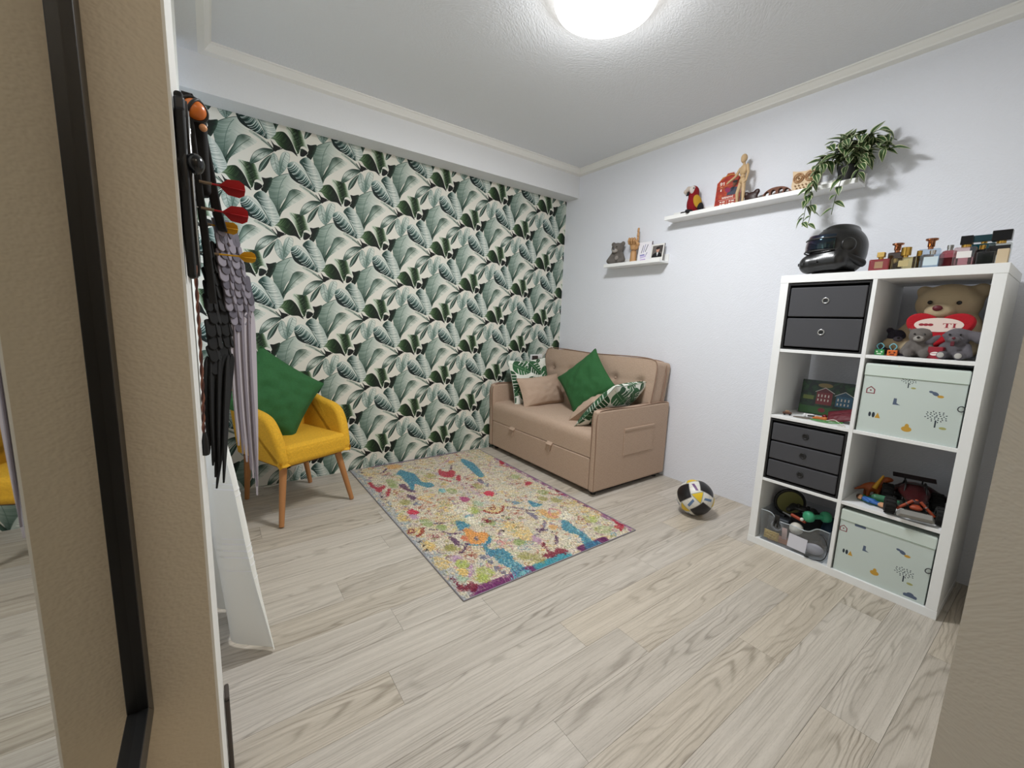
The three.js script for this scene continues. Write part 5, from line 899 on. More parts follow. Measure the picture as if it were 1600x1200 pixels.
{ // cards
  const lav = canvasTex(256, 384, (x, w, h) => { x.fillStyle = '#e9e6ec'; x.fillRect(0, 0, w, h); x.lineCap = 'round'; for (const [a, b, c, d, k, lw] of [[60, 200, 90, 60, '#5d5a72', 12], [100, 190, 130, 40, '#7a78a6', 12], [140, 180, 180, 50, '#4f4f66', 13], [50, 250, 120, 240, '#8f8cc0', 30], [60, 290, 150, 270, '#c5b9dc', 34], [60, 340, 150, 330, '#b79ad0', 26], [160, 250, 180, 200, '#77779a', 12]]) { x.strokeStyle = k; x.lineWidth = lw; x.beginPath(); x.moveTo(a, b); x.lineTo(c, d); x.stroke(); } });
  const C = wt('greeting_card', 'white greeting card with lavender strokes beside the wooden hand', 'card', [1.005, F1, .048], .12);
  part(C, 'card_sheet', rbox(.115, .165, .003, .0008, 1), M(0xe9e7e8, .7), { at: [0, .083, 0], rot: [-.12, 0, 0] }); part(C, 'card_print', new THREE.PlaneGeometry(.108, .158), M(0xffffff, .7, { map: lav }), { at: [0, .0832, .0018], rot: [-.12, 0, 0] }); part(C, 'card_spine', rbox(.006, .165, .006, .001, 1), M(0x57424a, .6), { at: [.0585, .083, 0], rot: [-.12, 0, 0] });
  const ptx = canvasTex(256, 300, (x, w, h) => { x.fillStyle = '#e8e6e2'; x.fillRect(0, 0, w, h); x.fillStyle = '#6a6460'; x.fillRect(24, 24, 208, 210); x.fillStyle = '#4a4442'; x.fillRect(150, 24, 82, 120); x.fillStyle = '#141417'; x.beginPath(); x.moveTo(24, 234); x.quadraticCurveTo(40, 160, 100, 150); x.lineTo(170, 150); x.quadraticCurveTo(220, 160, 232, 234); x.fill(); x.fillStyle = '#ecebea'; x.beginPath(); x.moveTo(118, 150); x.lineTo(152, 150); x.lineTo(136, 220); x.fill(); x.fillStyle = '#c79a86'; x.beginPath(); x.ellipse(136, 104, 32, 42, 0, 0, 7); x.fill(); x.fillStyle = '#2a211e'; x.beginPath(); x.ellipse(132, 72, 38, 24, -.1, 0, 7); x.fill(); x.fillStyle = '#222222'; x.fillRect(200, 258, 18, 18); });
  const P = wt('photo_card', 'white bordered portrait photo at the near end of the short ledge', 'photo', [1.125, F1, .05], .05);
  part(P, 'photo_mount', rbox(.115, .135, .006, .001, 1), M(0xe6e4e0, .5), { at: [0, .068, 0], rot: [-.14, 0, 0] }); part(P, 'photo_print', new THREE.PlaneGeometry(.11, .13), M(0xffffff, .35, { map: ptx }), { at: [0, .0682, .0034], rot: [-.14, 0, 0] }); part(P, 'mount_edge', rbox(.004, .135, .007, .001, 1), M(0x6d6a6a, .5), { at: [.0565, .068, 0], rot: [-.14, 0, 0] });
}
{ // parrot
  const T = wt('plush_parrot', 'red plush macaw sitting at the far end of the long ledge', 'toy', [1.40, F2, .064], -.55), red = plush(0x8f0a18), blk = plush(0x1b1a20);
  part(T, 'body', blobGeo([{ c: [0, .06, 0], r: [.037, .058, .035] }, { c: [0, .128, .006], r: [.028, .03, .03] }], .025, 44), red);
  for (const s of [-1, 1]) part(T, 'cheek', new THREE.SphereGeometry(.021, 16, 12).scale(.5, 1.05, .95), plush(0xe4ddd8), { at: [s * .017, .13, .018] });
  for (const s of [-1, 1]) part(T, 'eye', sph(.0035, 8, 6), eyeM, { at: [s * .0285, .137, .02] });
  part(T, 'upper_beak', blobGeo([{ a: [0, .138, .034], b: [0, .122, .052], ra: .014, rb: .008 }, { a: [0, .122, .052], b: [0, .108, .05], ra: .008, rb: .003 }], .006, 28), plush(0xcfc0b4)); part(T, 'lower_beak', blobGeo([{ a: [0, .116, .03], b: [0, .105, .042], ra: .011, rb: .005 }], .004, 22), blk);
  for (const s of [-1, 1]) { const w = part(T, 'wing', new THREE.SphereGeometry(.03, 16, 12).scale(.35, 1.3, .8), plush(0xc99a2c), { at: [s * .034, .066, -.006], rot: [.2, 0, s * .2] }); part(w, 'wing_tip', new THREE.SphereGeometry(.024, 14, 10).scale(.4, 1.1, .8), blk, { at: [s * .002, -.03, -.008] }); }
  for (const s of [-1, 1]) part(T, 'foot', blobGeo([{ a: [s * .018, .013, .02], b: [s * .028, .012, .048], ra: .012, rb: .01 }], .003, 20), blk);
  T.scale.setScalar(1.25); part(T, 'tail', blobGeo([{ a: [0, .03, -.025], b: [.02, .012, -.038], ra: .016, rb: .009 }], .004, 20), red);
}
{ // red rating-card plaque
  const W = .165, H = .245, out = [[-W / 2, 0], [W / 2, 0], [W / 2, .185], [.068, .2], [.05, .222], [.03, .226], [.02, .243], [-.02, .243], [-.03, .226], [-.05, .222], [-.068, .2], [-W / 2, .185]];
  const tx = canvasTex(512, 760, (x, w, h) => {
    x.fillStyle = '#a8321f'; x.fillRect(0, 0, w, h); for (let i = 0; i < 220; i++) { x.globalAlpha = .22; x.fillStyle = ['#c9602a', '#7e1524', '#d88a3a', '#5c0f22', '#b3401f'][i % 5]; x.beginPath(); x.ellipse(rr(0, w), rr(0, h), rr(20, 90), rr(8, 30), rr(-.8, .2), 0, 7); x.fill(); } x.globalAlpha = 1;
    x.strokeStyle = '#c99a3a'; x.lineWidth = 12; x.beginPath(); x.moveTo(10, 180); x.lineTo(70, 120); x.quadraticCurveTo(256, -20, 442, 120); x.lineTo(502, 180); x.stroke();
    x.fillStyle = '#3a3f52'; x.beginPath(); x.moveTo(230, 470); x.quadraticCurveTo(250, 330, 330, 310); x.lineTo(440, 330); x.lineTo(490, 470); x.fill(); x.fillStyle = '#8d2350'; x.beginPath(); x.ellipse(240, 360, 60, 44, .5, 0, 7); x.fill(); x.fillStyle = '#7a4a34'; x.beginPath(); x.ellipse(370, 250, 46, 58, 0, 0, 7); x.fill(); x.fillStyle = '#191312'; x.beginPath(); x.ellipse(368, 208, 48, 28, 0, 0, 7); x.fill();
    x.fillStyle = '#f0e6dc'; x.font = 'bold 96px sans-serif'; x.fillText('91', 64, 250); x.fillRect(92, 320, 22, 48); x.fillStyle = '#d8b27a'; x.fillRect(78, 280, 50, 12); x.fillStyle = '#f0e6dc'; x.font = 'bold 58px sans-serif'; x.textAlign = 'center'; x.fillText('MBAPPÉ', 256, 530); x.fillRect(80, 552, 350, 5); x.fillRect(252, 570, 4, 150);
    for (let i = 0; i < 3; i++) for (let k = 0; k < 2; k++) { x.fillRect(112 + k * 180, 582 + i * 48, 36, 22); x.fillRect(164 + k * 180, 582 + i * 48, 52, 22); } // too small to read in the photo
  });
  const P = wt('card_plaque', 'red player card plaque marked 91 leaning on the long ledge', 'plaque', [1.625, F2, .035], .1);
  part(P, 'plaque_board', extr(out, .006, .001), M(0xe0c4bc, .4), { rot: [-.1, 0, 0], at: [0, .001, 0] });
  const sh = new THREE.Shape(); out.forEach((q, i) => sh[i ? 'lineTo' : 'moveTo'](q[0] * .965, .004 + q[1] * .97)); const g = new THREE.ShapeGeometry(sh), p = g.attributes.position, u = g.attributes.uv; for (let i = 0; i < p.count; i++) u.setXY(i, p.getX(i) / W + .5, p.getY(i) / H);
  part(P, 'plaque_print', g, M(0xffffff, .3, { map: tx }), { rot: [-.1, 0, 0], at: [0, .001, .0034] });
}
{ // jointed mannequin
  const T = wt('wooden_mannequin', 'jointed wooden artist mannequin standing before the red plaque', 'figure', [1.735, F2, .072], -.55);
  const seg = (n, a, b, ra, rb) => part(T, n, blobGeo([{ a, b, ra, rb }], .002, 24), woodP), jt = (p, r = .007) => part(T, 'joint', sph(r, 12, 8), M(0x9a7a54, .6), { at: p });
  part(T, 'head', blobGeo([{ c: [0, .288, .004], r: [.0175, .025, .02] }, { c: [0, .272, .008], r: [.012, .014, .013] }], .008, 32), woodP); seg('neck', [0, .248, 0], [0, .262, .001], .008, .008);
  part(T, 'chest', blobGeo([{ c: [0, .222, 0], r: [.031, .028, .019] }, { c: [0, .202, 0], r: [.023, .018, .016] }], .012, 34), woodP); part(T, 'waist', sph(.016, 16, 12), woodP, { at: [0, .178, 0] }); part(T, 'pelvis', blobGeo([{ c: [0, .152, 0], r: [.026, .02, .018] }], .004, 26), woodP);
  for (const s of [-1, 1]) {
    const sh = [s * .037, .235, 0], el = s < 0 ? [-.052, .188, .02] : [.046, .19, -.004], ha = s < 0 ? [-.058, .158, .055] : [.05, .14, .008];
    jt(sh, .009); seg('upper_arm', sh, el, .0092, .0078); jt(el); seg('forearm', el, ha, .0078, .006); part(T, 'hand', blobGeo([{ a: ha, b: [ha[0], ha[1] - .012, ha[2] + .012], ra: .007, rb: .005 }], .002, 20), woodP);
    const hp = [s * .016, .142, 0], kn = [s * .022, .078, s < 0 ? .014 : 0], an = [s * .026, .016, s < 0 ? .004 : 0];
    jt(hp, .01); seg('thigh', hp, kn, .0135, .0105); jt(kn, .009); seg('shin', kn, an, .0105, .0075); part(T, 'foot', blobGeo([{ a: [an[0], .0085, an[2] - .004], b: [an[0], .0075, an[2] + .03], ra: .0085, rb: .0075 }], .003, 22), woodP);
  }
}
{ // dark rounded ornament, finger-hole ring bar, owl
  const O = wt('bear_ornament', 'dark brown bear shaped wooden ornament at the feet of the mannequin', 'ornament', [1.80, F2, .07], 0); part(O, 'ornament_body', blobGeo([{ c: [0, .035, 0], r: [.04, .034, .014] }, { c: [.034, .066, 0], r: [.016, .016, .01] }, { c: [-.034, .062, 0], r: [.014, .014, .01] }, { c: [.03, .014, 0], r: [.022, .014, .012] }], .01, 36), M(0x2c0f0c, .45)); part(O, 'ornament_base', rbox(.06, .005, .03, .002), M(0x2c0f0c, .45), { at: [0, .0026, 0] });
  const K = wt('wooden_comb', 'brown wooden arch with three oval holes on the long ledge', 'ornament', [1.945, F2, .07], 0); K.scale.setScalar(1.25); const s = new THREE.Shape(); s.moveTo(-.065, 0); s.quadraticCurveTo(-.062, .045, -.02, .052); s.quadraticCurveTo(.035, .058, .066, .02); s.lineTo(.066, .008); s.lineTo(.05, 0); s.lineTo(-.065, 0); for (const [a, b] of [[-.043, .024], [-.014, .028], [.018, .03], [.045, .022]]) { const h = new THREE.Path(); h.absellipse(a, b, .0105, .0145, 0, 2 * PI, true, .2); s.holes.push(h); }
  part(K, 'arch', new THREE.ExtrudeGeometry(s, { depth: .012, bevelEnabled: true, bevelSize: .0015, bevelThickness: .002, bevelSegments: 2, curveSegments: 14 }), M(0x6e3f28, .5), { at: [0, .0016, -.008], rot: [-.25, 0, 0] });
  const Wd = wt('wooden_owl', 'pale wooden fretwork owl on the long ledge beside the plant', 'ornament', [2.082, F2, .05], 0); Wd.scale.setScalar(1.15); part(Wd, 'owl_board', extr([[-.045, 0], [.045, 0], [.056, .05], [.054, .09], [.062, .126], [.03, .116], [0, .112], [-.03, .116], [-.06, .124], [-.054, .09], [-.056, .05]], .009, .0015), M(0xe0c6a2, .6), { at: [0, .001, 0], rot: [-.08, 0, 0] });
  for (const e of [-.026, .026]) { for (const r of [.022, .014]) part(Wd, 'eye_ring', new THREE.TorusGeometry(r, .0028, 6, 28), M(0xb98d62, .6), { at: [e, .083, .0045] }); part(Wd, 'pupil', new THREE.SphereGeometry(.005, 10, 8).scale(1, 1, .5), M(0x8a6440, .6), { at: [e, .083, .007] }); }
  for (let r = 0; r < 3; r++) for (let i = -2; i <= 2; i++) part(Wd, 'breast_hole', rotd(cyl(.0038, .0038, .001, 10), PI / 2, 0, 0), M(0x8d6a48, .7), { at: [i * .016 + (r % 2) * .008 - .004, .018 + r * .014, .0072] });
}
{ // trailing plant
  const P = wt('trailing_plant', 'variegated trailing plant in a black pot on the long ledge', 'plant', [2.295, F2, .066], 0);
  part(P, 'pot', moved(lathe([[0, 0], [.042, 0], [.044, .004], [.052, .085], [.054, .094], [.049, .094], [.047, .084], [0, .084]], 4).rotateY(PI / 4), 0, 0, 0), M(0x141414, .55)); part(P, 'soil', rbox(.058, .004, .058, .002, 1), M(0x2a211a, .95), { at: [0, .0865, 0] });
  const lt = canvasTex(96, 192, (x, w, h) => { x.fillStyle = '#34502a'; x.fillRect(0, 0, w, h); for (let i = 0; i < 60; i++) { x.strokeStyle = ['#2c4424', '#557040', '#486436'][i % 3]; x.globalAlpha = .5; x.lineWidth = 2; const a = rr(0, w); x.beginPath(); x.moveTo(a, 0); x.lineTo(a + rr(-6, 6), h); x.stroke(); } x.globalAlpha = 1; x.fillStyle = '#cfd2a8'; x.fillRect(w * .44, 0, w * .06, h); x.fillRect(0, 0, w * .09, h); x.fillRect(w * .91, 0, w * .09, h); x.fillStyle = '#a8b380'; x.fillRect(w * .5, 0, w * .05, h); });
  const leafM = M(0xffffff, .45, { map: lt, side: THREE.DoubleSide, transmission: .0 });
  const leafG = (bend, wd) => { const n = 8, m = 4, pos = [], uv = [], idx = []; for (let j = 0; j <= n; j++) for (let i = 0; i <= m; i++) { const t = j / n, u = i / m * 2 - 1, w = wd * Math.sin(PI * Math.pow(t, .72)) * (1 - .15 * t) + .0004; pos.push(u * w, t - bend * .12 * t, -bend * t * t * .45 + Math.abs(u) * w * .45 * (1 - t * .5)); uv.push(i / m, t); } for (let j = 0; j < n; j++) for (let i = 0; i < m; i++) { const a = j * (m + 1) + i; idx.push(a, a + 1, a + m + 2, a, a + m + 2, a + m + 1); } const g = new THREE.BufferGeometry(); g.setAttribute('position', new THREE.Float32BufferAttribute(pos, 3)); g.setAttribute('uv', new THREE.Float32BufferAttribute(uv, 2)); g.setIndex(idx); g.computeVertexNormals(); return g; };
  const LG = [leafG(.5, .27), leafG(.9, .3), leafG(.25, .25)], stemM = M(0x59683c, .6);
  const leaf = (p, dir, up, s) => { const m = part(P, 'leaf', LG[Math.floor(rnd() * 3)], leafM), y = dir.clone().normalize(), x = y.clone().cross(up).normalize(), z = x.clone().cross(y).normalize(); m.quaternion.setFromRotationMatrix(new THREE.Matrix4().makeBasis(x, y, z)); m.position.copy(p); m.scale.setScalar(s); };
  const stem = (pts, n, s, t0 = .25) => {
    const c = new THREE.CatmullRomCurve3(pts.map(q => V(...q))); part(P, 'stem', new THREE.TubeGeometry(c, 24, .0017, 5), stemM);
    for (let i = 0; i < n; i++) { const t = t0 + (1 - t0) * (i + rr(0, .5)) / n, p = c.getPointAt(Math.min(1, t)), d = c.getTangentAt(Math.min(1, t)), side = V(rr(-1, 1), rr(-.2, .5), rr(-.5, 1)).normalize(); const dir = d.clone().multiplyScalar(.55).add(side.multiplyScalar(.8)).add(V(0, -.25, .1)); if (p.z - .066 + dir.z * s < -.06) dir.z = Math.abs(dir.z); leaf(p, dir, V(rr(-.3, .3), 1, rr(.2, .9)).normalize(), s * rr(.8, 1.15)); }
  };
  // crown: arching stems (local x along the ledge, z out of the wall)
  for (let i = 0; i < 34; i++) { const a = i / 34 * 2 * PI + rr(-.2, .2), R = rr(.04, .145), X = Math.cos(a) * R * 1.05 + .02, Z = Math.max(-.03, Math.sin(a) * R * .75 + .03), h = rr(.14, .225); stem([[rr(-.02, .02), .085, rr(-.015, .015)], [X * .35, .085 + (h - .085) * .75, Z * .35], [X * .8, h, Z * .8], [X * 1.15, h - .035, Z * 1.1]], 5, .078, .3); }
  stem([[-.02, .09, .01], [-.07, .15, .06], [-.115, .11, .085], [-.14, .0, .085], [-.148, -.11, .085], [-.155, -.205, .08]], 15, .07, .15);
  stem([[-.01, .09, .02], [-.07, .13, .075], [-.115, .06, .1], [-.125, -.05, .095], [-.12, -.15, .085], [-.13, -.21, .08]], 12, .067, .2);
  stem([[.02, .09, .02], [.03, .14, .07], [.025, .07, .105], [.0, -.03, .1], [-.015, -.12, .09], [-.02, -.165, .085]], 9, .068, .2);
  stem([[.02, .09, 0], [.09, .16, .03], [.15, .15, .045], [.185, .11, .05]], 7, .078, .3);
  stem([[.02, .09, .01], [.06, .13, .06], [.075, .07, .09], [.07, 0, .095]], 6, .072, .3);
}
// ---------------------------------------------------------------- on top of the shelving unit
{
  const H = kt('motorcycle_helmet', 'glossy black full face helmet on top of the shelving unit', 'helmet', [.168, KH, -.165], -.80); H.scale.set(.9, .94, .84);
  const gloss = M(0x070708, .36, { clearcoat: .3, clearcoatRoughness: .2 }), dull = M(0x151516, .5);
  part(H, 'shell', blobGeo([{ c: [0, .145, -.012], r: [.118, .118, .145] }, { c: [0, .085, -.02], r: [.108, .083, .125] }, { a: [-.085, .075, .04], b: [0, .062, .135], ra: .05, rb: .042 }, { a: [.085, .075, .04], b: [0, .062, .135], ra: .05, rb: .042 }, { c: [0, .25, -.035], r: [.03, .02, .075] }], .03, 64), gloss);
  const vg = new THREE.SphereGeometry(1, 40, 16, PI / 2 - 1.12, 2.24, 1.17, .56); vg.scale(.1215, .135, .158); part(H, 'visor', vg, M(0x0e0c1e, .08, { metalness: .3, clearcoat: 1, iridescence: .5 }), { at: [0, .15, .0], rot: [-.04, 0, 0] });
  part(H, 'visor_rim', tube(Array.from({ length: 17 }, (_, i) => { const a = PI / 2 - 1.14 + 2.28 * i / 16; return [-Math.cos(a) * .1195, .187, Math.sin(a) * .1555 - .002]; }), .0045, 50, 6), dull); part(H, 'visor_rim', tube(Array.from({ length: 17 }, (_, i) => { const a = PI / 2 - 1.12 + 2.24 * i / 16; return [-Math.cos(a) * .123, .126, Math.sin(a) * .159 - .002]; }), .0045, 50, 6), dull);
  for (const s of [-1, 1]) { part(H, 'hinge_cover', new THREE.SphereGeometry(.034, 20, 14).scale(.3, 1, 1.15), gloss, { at: [s * .117, .15, .0] }); part(H, 'side_scoop', blobGeo([{ a: [s * .1, .06, -.09], b: [s * .106, .1, .0], ra: .02, rb: .016 }], .004, 24), dull); part(H, 'cheek_vent', rbox(.008, .014, .045, .003), dull, { at: [s * .06, .068, .146], rot: [0, -s * .9, 0] }); }
  part(H, 'chin_vent', rbox(.06, .016, .01, .004), dull, { at: [0, .062, .178] }); part(H, 'top_vent', rbox(.05, .012, .045, .005), dull, { at: [0, .249, .052], rot: [.42, 0, 0] });
  part(H, 'neck_trim', new THREE.TorusGeometry(.085, .012, 10, 40).rotateX(PI / 2).scale(1, .9, 1.2), dull, { at: [0, .0118, -.01] });
}
const goldM = M(0xc9a050, .25, { metalness: 1 }), roseM = M(0xb87a5a, .22, { metalness: 1 }), capBlk = M(0x101012, .2);
function bottle(label, x, z, w, d, h, col, o = {}) {
  const B = kt('perfume_bottle', label, 'bottle', [x, KH, z], o.turn ?? 0, 'perfume bottles on the shelving unit');
  const body = o.round ? lathe([[0, 0], [w * .42, 0], [w * .5, .006], [w * .5, h * .75], [w * .36, h * .95], [w * .2, h], [0, h]], 28) : moved(rbox(w, h, d, Math.min(.005, d * .2), 3), 0, h / 2, 0);
  part(B, 'glass_body', body, o.opaque ? M(col, .12, { clearcoat: 1 }) : o.att > .1 ? M(col, .03, { transmission: .96, thickness: 0, ior: 1.5 }) : M(0xffffff, .04, { transmission: 1, thickness: .02, ior: 1.45, attenuationColor: new THREE.Color(col), attenuationDistance: o.att ?? .03, color: 0xf4f4f4 }));
  if (o.liquid) part(B, 'perfume', moved(rbox(w * .82, h * o.fill, d * .7, .003, 2), 0, h * o.fill / 2 + .006, 0), M(0xffffff, .05, { transmission: 1, thickness: .02, ior: 1.36, attenuationColor: new THREE.Color(o.liquid), attenuationDistance: .035 }));
  if (o.label) { part(B, 'paper_label', box(w * o.label[0], h * o.label[1], .0006), M(o.label[2], .5), { at: [0, h * (o.label[3] ?? .5), d / 2 + .0006] }); }
  if (o.disc) { part(B, 'round_label', rotd(cyl(.013, .013, .001, 28), PI / 2, 0, 0), M(0xb9ab98, .4), { at: [0, h * .55, d / 2 + .0008] }); part(B, 'label_ring', new THREE.TorusGeometry(.0105, .0012, 6, 28), M(0x1a1210, .4), { at: [0, h * .55, d / 2 + .0016] }); }
  const nk = part(B, 'neck', moved(cyl(o.nr ?? .009, o.nr ?? .009, .012, 18), 0, h + .005, 0), o.neckM ?? goldM);
  const cg = o.cap === 'box' ? moved(rbox(o.cw, o.ch, o.cd ?? o.cw, .002, 2), 0, h + .0085 + o.ch / 2, 0) : o.cap === 'flare' ? moved(lathe([[0, 0], [.012, 0], [.012, o.ch * .7], [.02, o.ch * .8], [.021, o.ch], [0, o.ch]], 24), 0, h + .009, 0) : moved(cyl(o.cw / 2, o.cw / 2, o.ch, 22), 0, h + .0085 + o.ch / 2, 0);
  part(B, 'cap', cg, o.capM ?? goldM); return B;
}
bottle('low dark red square bottle with a gold cap nearest the helmet', .380, -.05, .072, .04, .052, 0x7a0814, { opaque: true, cap: 'box', cw: .026, ch: .022, capM: M(0xd8b46a, .3, { metalness: .8 }), label: [.4, .55, 0x9a7a5a] });
bottle('dark brown bottle with a round label and flared copper cap', .415, -.125, .055, .03, .088, 0x2a1410, { opaque: true, disc: true, cap: 'flare', ch: .03, capM: roseM, neckM: roseM });
bottle('pale gold square bottle with a yellow gold cap', .462, -.05, .082, .035, .052, 0xd8c27a, { att: .05, cap: 'cyl', cw: .034, ch: .034, label: [.4, .5, 0xb0a070] });
bottle('small amber bottle between the gold and the silver labelled bottles', .497, -.095, .03, .025, .06, 0x6a2a14, { att: .012, cap: 'cyl', cw: .018, ch: .014 });
bottle('tall clear bottle with a flared rose gold cap', .522, -.135, .068, .034, .092, 0xe0e9f2, { att: .12, cap: 'flare', ch: .034, capM: roseM, neckM: roseM, label: [.5, .28, 0x6a4a44, .6] });
bottle('short clear square bottle with a silver label at the front edge', .547, -.045, .07, .032, .056, 0xeaf1f5, { att: .15, label: [.62, .62, 0xc6d4da], cap: 'cyl', cw: .02, ch: .008, capM: chrome, neckM: chrome });
bottle('round crystal bottle with dark red petals', .588, -.10, .058, .05, .075, 0xc06a72, { att: .05, round: true, cap: 'cyl', cw: .02, ch: .012, capM: chrome, neckM: chrome, liquid: 0x7a1020, fill: .5 });
bottle('clear bottle of pink perfume with a white label and black cap', .640, -.05, .062, .034, .075, 0xf0e2e2, { att: .2, liquid: 0xd08a92, fill: .38, label: [.66, .34, 0xe6e2e0, .6], cap: 'box', cw: .034, ch: .034, capM: capBlk, nr: .014 });
bottle('small olive green bottle behind the pink perfume', .679, -.10, .036, .03, .068, 0x5a6a2a, { att: .012, cap: 'cyl', cw: .018, ch: .008 });
bottle('dark teal bottle standing at the back', .672, -.17, .07, .035, .10, 0x0d4048, { opaque: true, cap: 'box', cw: .06, ch: .026, cd: .03, capM: M(0x0e3a42, .35) });
bottle('clear bottle with a black band and a large black cap at the end', .726, -.10, .06, .036, .086, 0xe4e6e4, { att: .25, label: [.92, .42, 0x0d0d0f, .68], cap: 'box', cw: .052, ch: .04, cd: .036, capM: capBlk, nr: .013 });
bottle('short black square bottle at the front of the end', .699, -.042, .052, .03, .05, 0x08080a, { opaque: true, cap: 'cyl', cw: .016, ch: .004, capM: capBlk, neckM: capBlk });
{ const b = kt('perfume_carton', 'small beige carton at the end of the perfume row', 'box', [.7425, KH, -.042]); part(b, 'carton', rbox(.03, .055, .028, .0015, 2), M(0xcdb99a, .6), { at: [0, .0276, 0] }); part(b, 'carton_flap', rbox(.028, .001, .024, .0003, 1), M(0xb9a586, .6), { at: [0, .0556, 0] }); }
// ---------------------------------------------------------------- things hung on the left wall end
const WX = LX + .0005;
{ // dartboard seen edge-on
  const D = thing('dartboard', 'dark dartboard seen edge on, hung on the left wall', 'dartboard', [WX, 1.40, 2.165]);
  part(D, 'board', rotd(cyl(.15, .15, .016, 48), 0, 0, PI / 2), M(0x1a1512, .9), { at: [.0085, 0, 0] }); part(D, 'rim', new THREE.TorusGeometry(.15, .005, 8, 56).rotateY(PI / 2), blackM, { at: [.0095, 0, 0] });
  for (const r of [.06, .10, .135]) part(D, 'wire_ring', new THREE.TorusGeometry(r, .0012, 5, 48).rotateY(PI / 2), chrome, { at: [.0172, 0, 0] }); for (let i = 0; i < 20; i++) { const a = i / 20 * 2 * PI; part(D, 'wedge_wire', rotd(cyl(.0008, .0008, .12, 5), a, 0, 0), chrome, { at: [.0172, Math.cos(a) * .075, Math.sin(a) * .075] }); }
}
const DG = 'darts stuck in the dartboard';
function dart(label, x1, y, z, col, dy = 0, fs = 1) {
  const D = thing('dart', label, 'dart', [WX + .0172, y, z], 0, DG), L = x1 - (WX + .0172);
  const b = (r1, r2, a, c, m, n) => part(D, n, moved(rotd(cyl(r1, r2, c - a, 12), 0, 0, -PI / 2), (a + c) / 2, 0, 0), m);
  b(.0006, .0012, -.006, .008, chrome, 'point'); b(.0032, .0032, .008, L * .34, M(0x8a7a68, .35, { metalness: .8 }), 'barrel'); b(.0018, .0018, L * .34, L - .036 * fs, M(col, .5), 'shaft');
  const q = .036 * fs, f = [[L - q * 1.25, 0], [L - q * .8, .015 * fs], [L - q * .25, .017 * fs], [L, .011 * fs], [L + .002, 0], [L, -.011 * fs], [L - q * .25, -.017 * fs], [L - q * .8, -.015 * fs]];
  for (const a of [0, PI / 2]) { const g = extr(f, .0012, 0, false); g.rotateX(a + .25); part(D, 'flight', g, M(col, .5)); }
  D.rotation.z = dy;
}
dart('upper red dart stuck in the dartboard', -2.826, 1.440, 2.10, 0xb4121c, -.03); dart('lower red dart just above the silver wing', -2.823, 1.390, 2.10, 0xb4121c, -.05);
dart('yellow dart half hidden behind the lower red dart', -2.840, 1.368, 2.05, 0xdca412, -.05, .75); dart('lowest dart with a yellow flight beside the silver wing', -2.810, 1.306, 2.06, 0xdca412, 0, .72);
{ const K = thing('coat_knob', 'glossy black round coat knob on the left wall', 'hook', [WX, 1.416, 2.31]); part(K, 'stem', moved(rotd(cyl(.006, .008, .012, 14), 0, 0, PI / 2), .006, 0, 0), blackM); part(K, 'knob', new THREE.SphereGeometry(.0155, 24, 16).scale(.8, 1, 1), M(0x12161c, .2), { at: [.0225, 0, 0] }); }
{ const G = thing('orange_goggles', 'orange goggles with crossed black straps at the top of the left wall', 'goggles', [WX + .026, 1.572, 2.10]);
  part(G, 'lens', new THREE.SphereGeometry(.022, 24, 16).scale(.9, .8, .8), M(0xd8732a, .3), { rot: [0, 0, -.55] }); part(G, 'strap', new THREE.TorusGeometry(.0215, .0035, 8, 32).scale(1, .88, 1).rotateY(.3), blackM, { rot: [0, 0, -.55] }); part(G, 'strap', new THREE.TorusGeometry(.019, .003, 8, 30).rotateY(PI / 2 - .3), blackM, { rot: [0, 0, -.55] }); part(G, 'nose_bead', sph(.007, 12, 8), M(0xe0a070, .4), { at: [.012, -.03, 0] }); }
{ const S = thing('sword_sheath', 'long flat black sheath hanging at the wall edge', 'sheath', [WX + .0075, 1.237, 2.30]); part(S, 'sheath', moved(rbox(.012, .28, .035, .005, 3), 0, .14, 0), M(0x050506, .75)); part(S, 'collar', moved(rbox(.0135, .02, .038, .004), 0, .262, 0), M(0x20242c, .3)); }
{ const B = thing('black_harness', 'black strap harness hanging above the wings on the left wall', 'harness', [WX, 0, 2.06]);
  const strap = (pts, w) => { const sh = []; for (const [x, y] of pts) sh.push([x - WX, y]); const a = sh.map(q => [q[0] + w / 2, q[1]]), b = sh.map(q => [q[0] - w / 2, q[1]]).reverse(); const g = extr(a.concat(b), .022, .003); return g; };
  part(B, 'strap', strap([[-2.912, 1.612], [-2.898, 1.585], [-2.887, 1.5], [-2.876, 1.4], [-2.868, 1.355]], .018), M(0x0c0b0c, .8)); part(B, 'strap', strap([[-2.913, 1.6], [-2.908, 1.5], [-2.902, 1.4], [-2.897, 1.3], [-2.893, 1.2]], .014), M(0x0c0b0c, .8), { at: [0, 0, .03] });
  part(B, 'back_pad', moved(rbox(.03, .16, .04, .01), .03, 1.5, .0), M(0x100f10, .85)); }
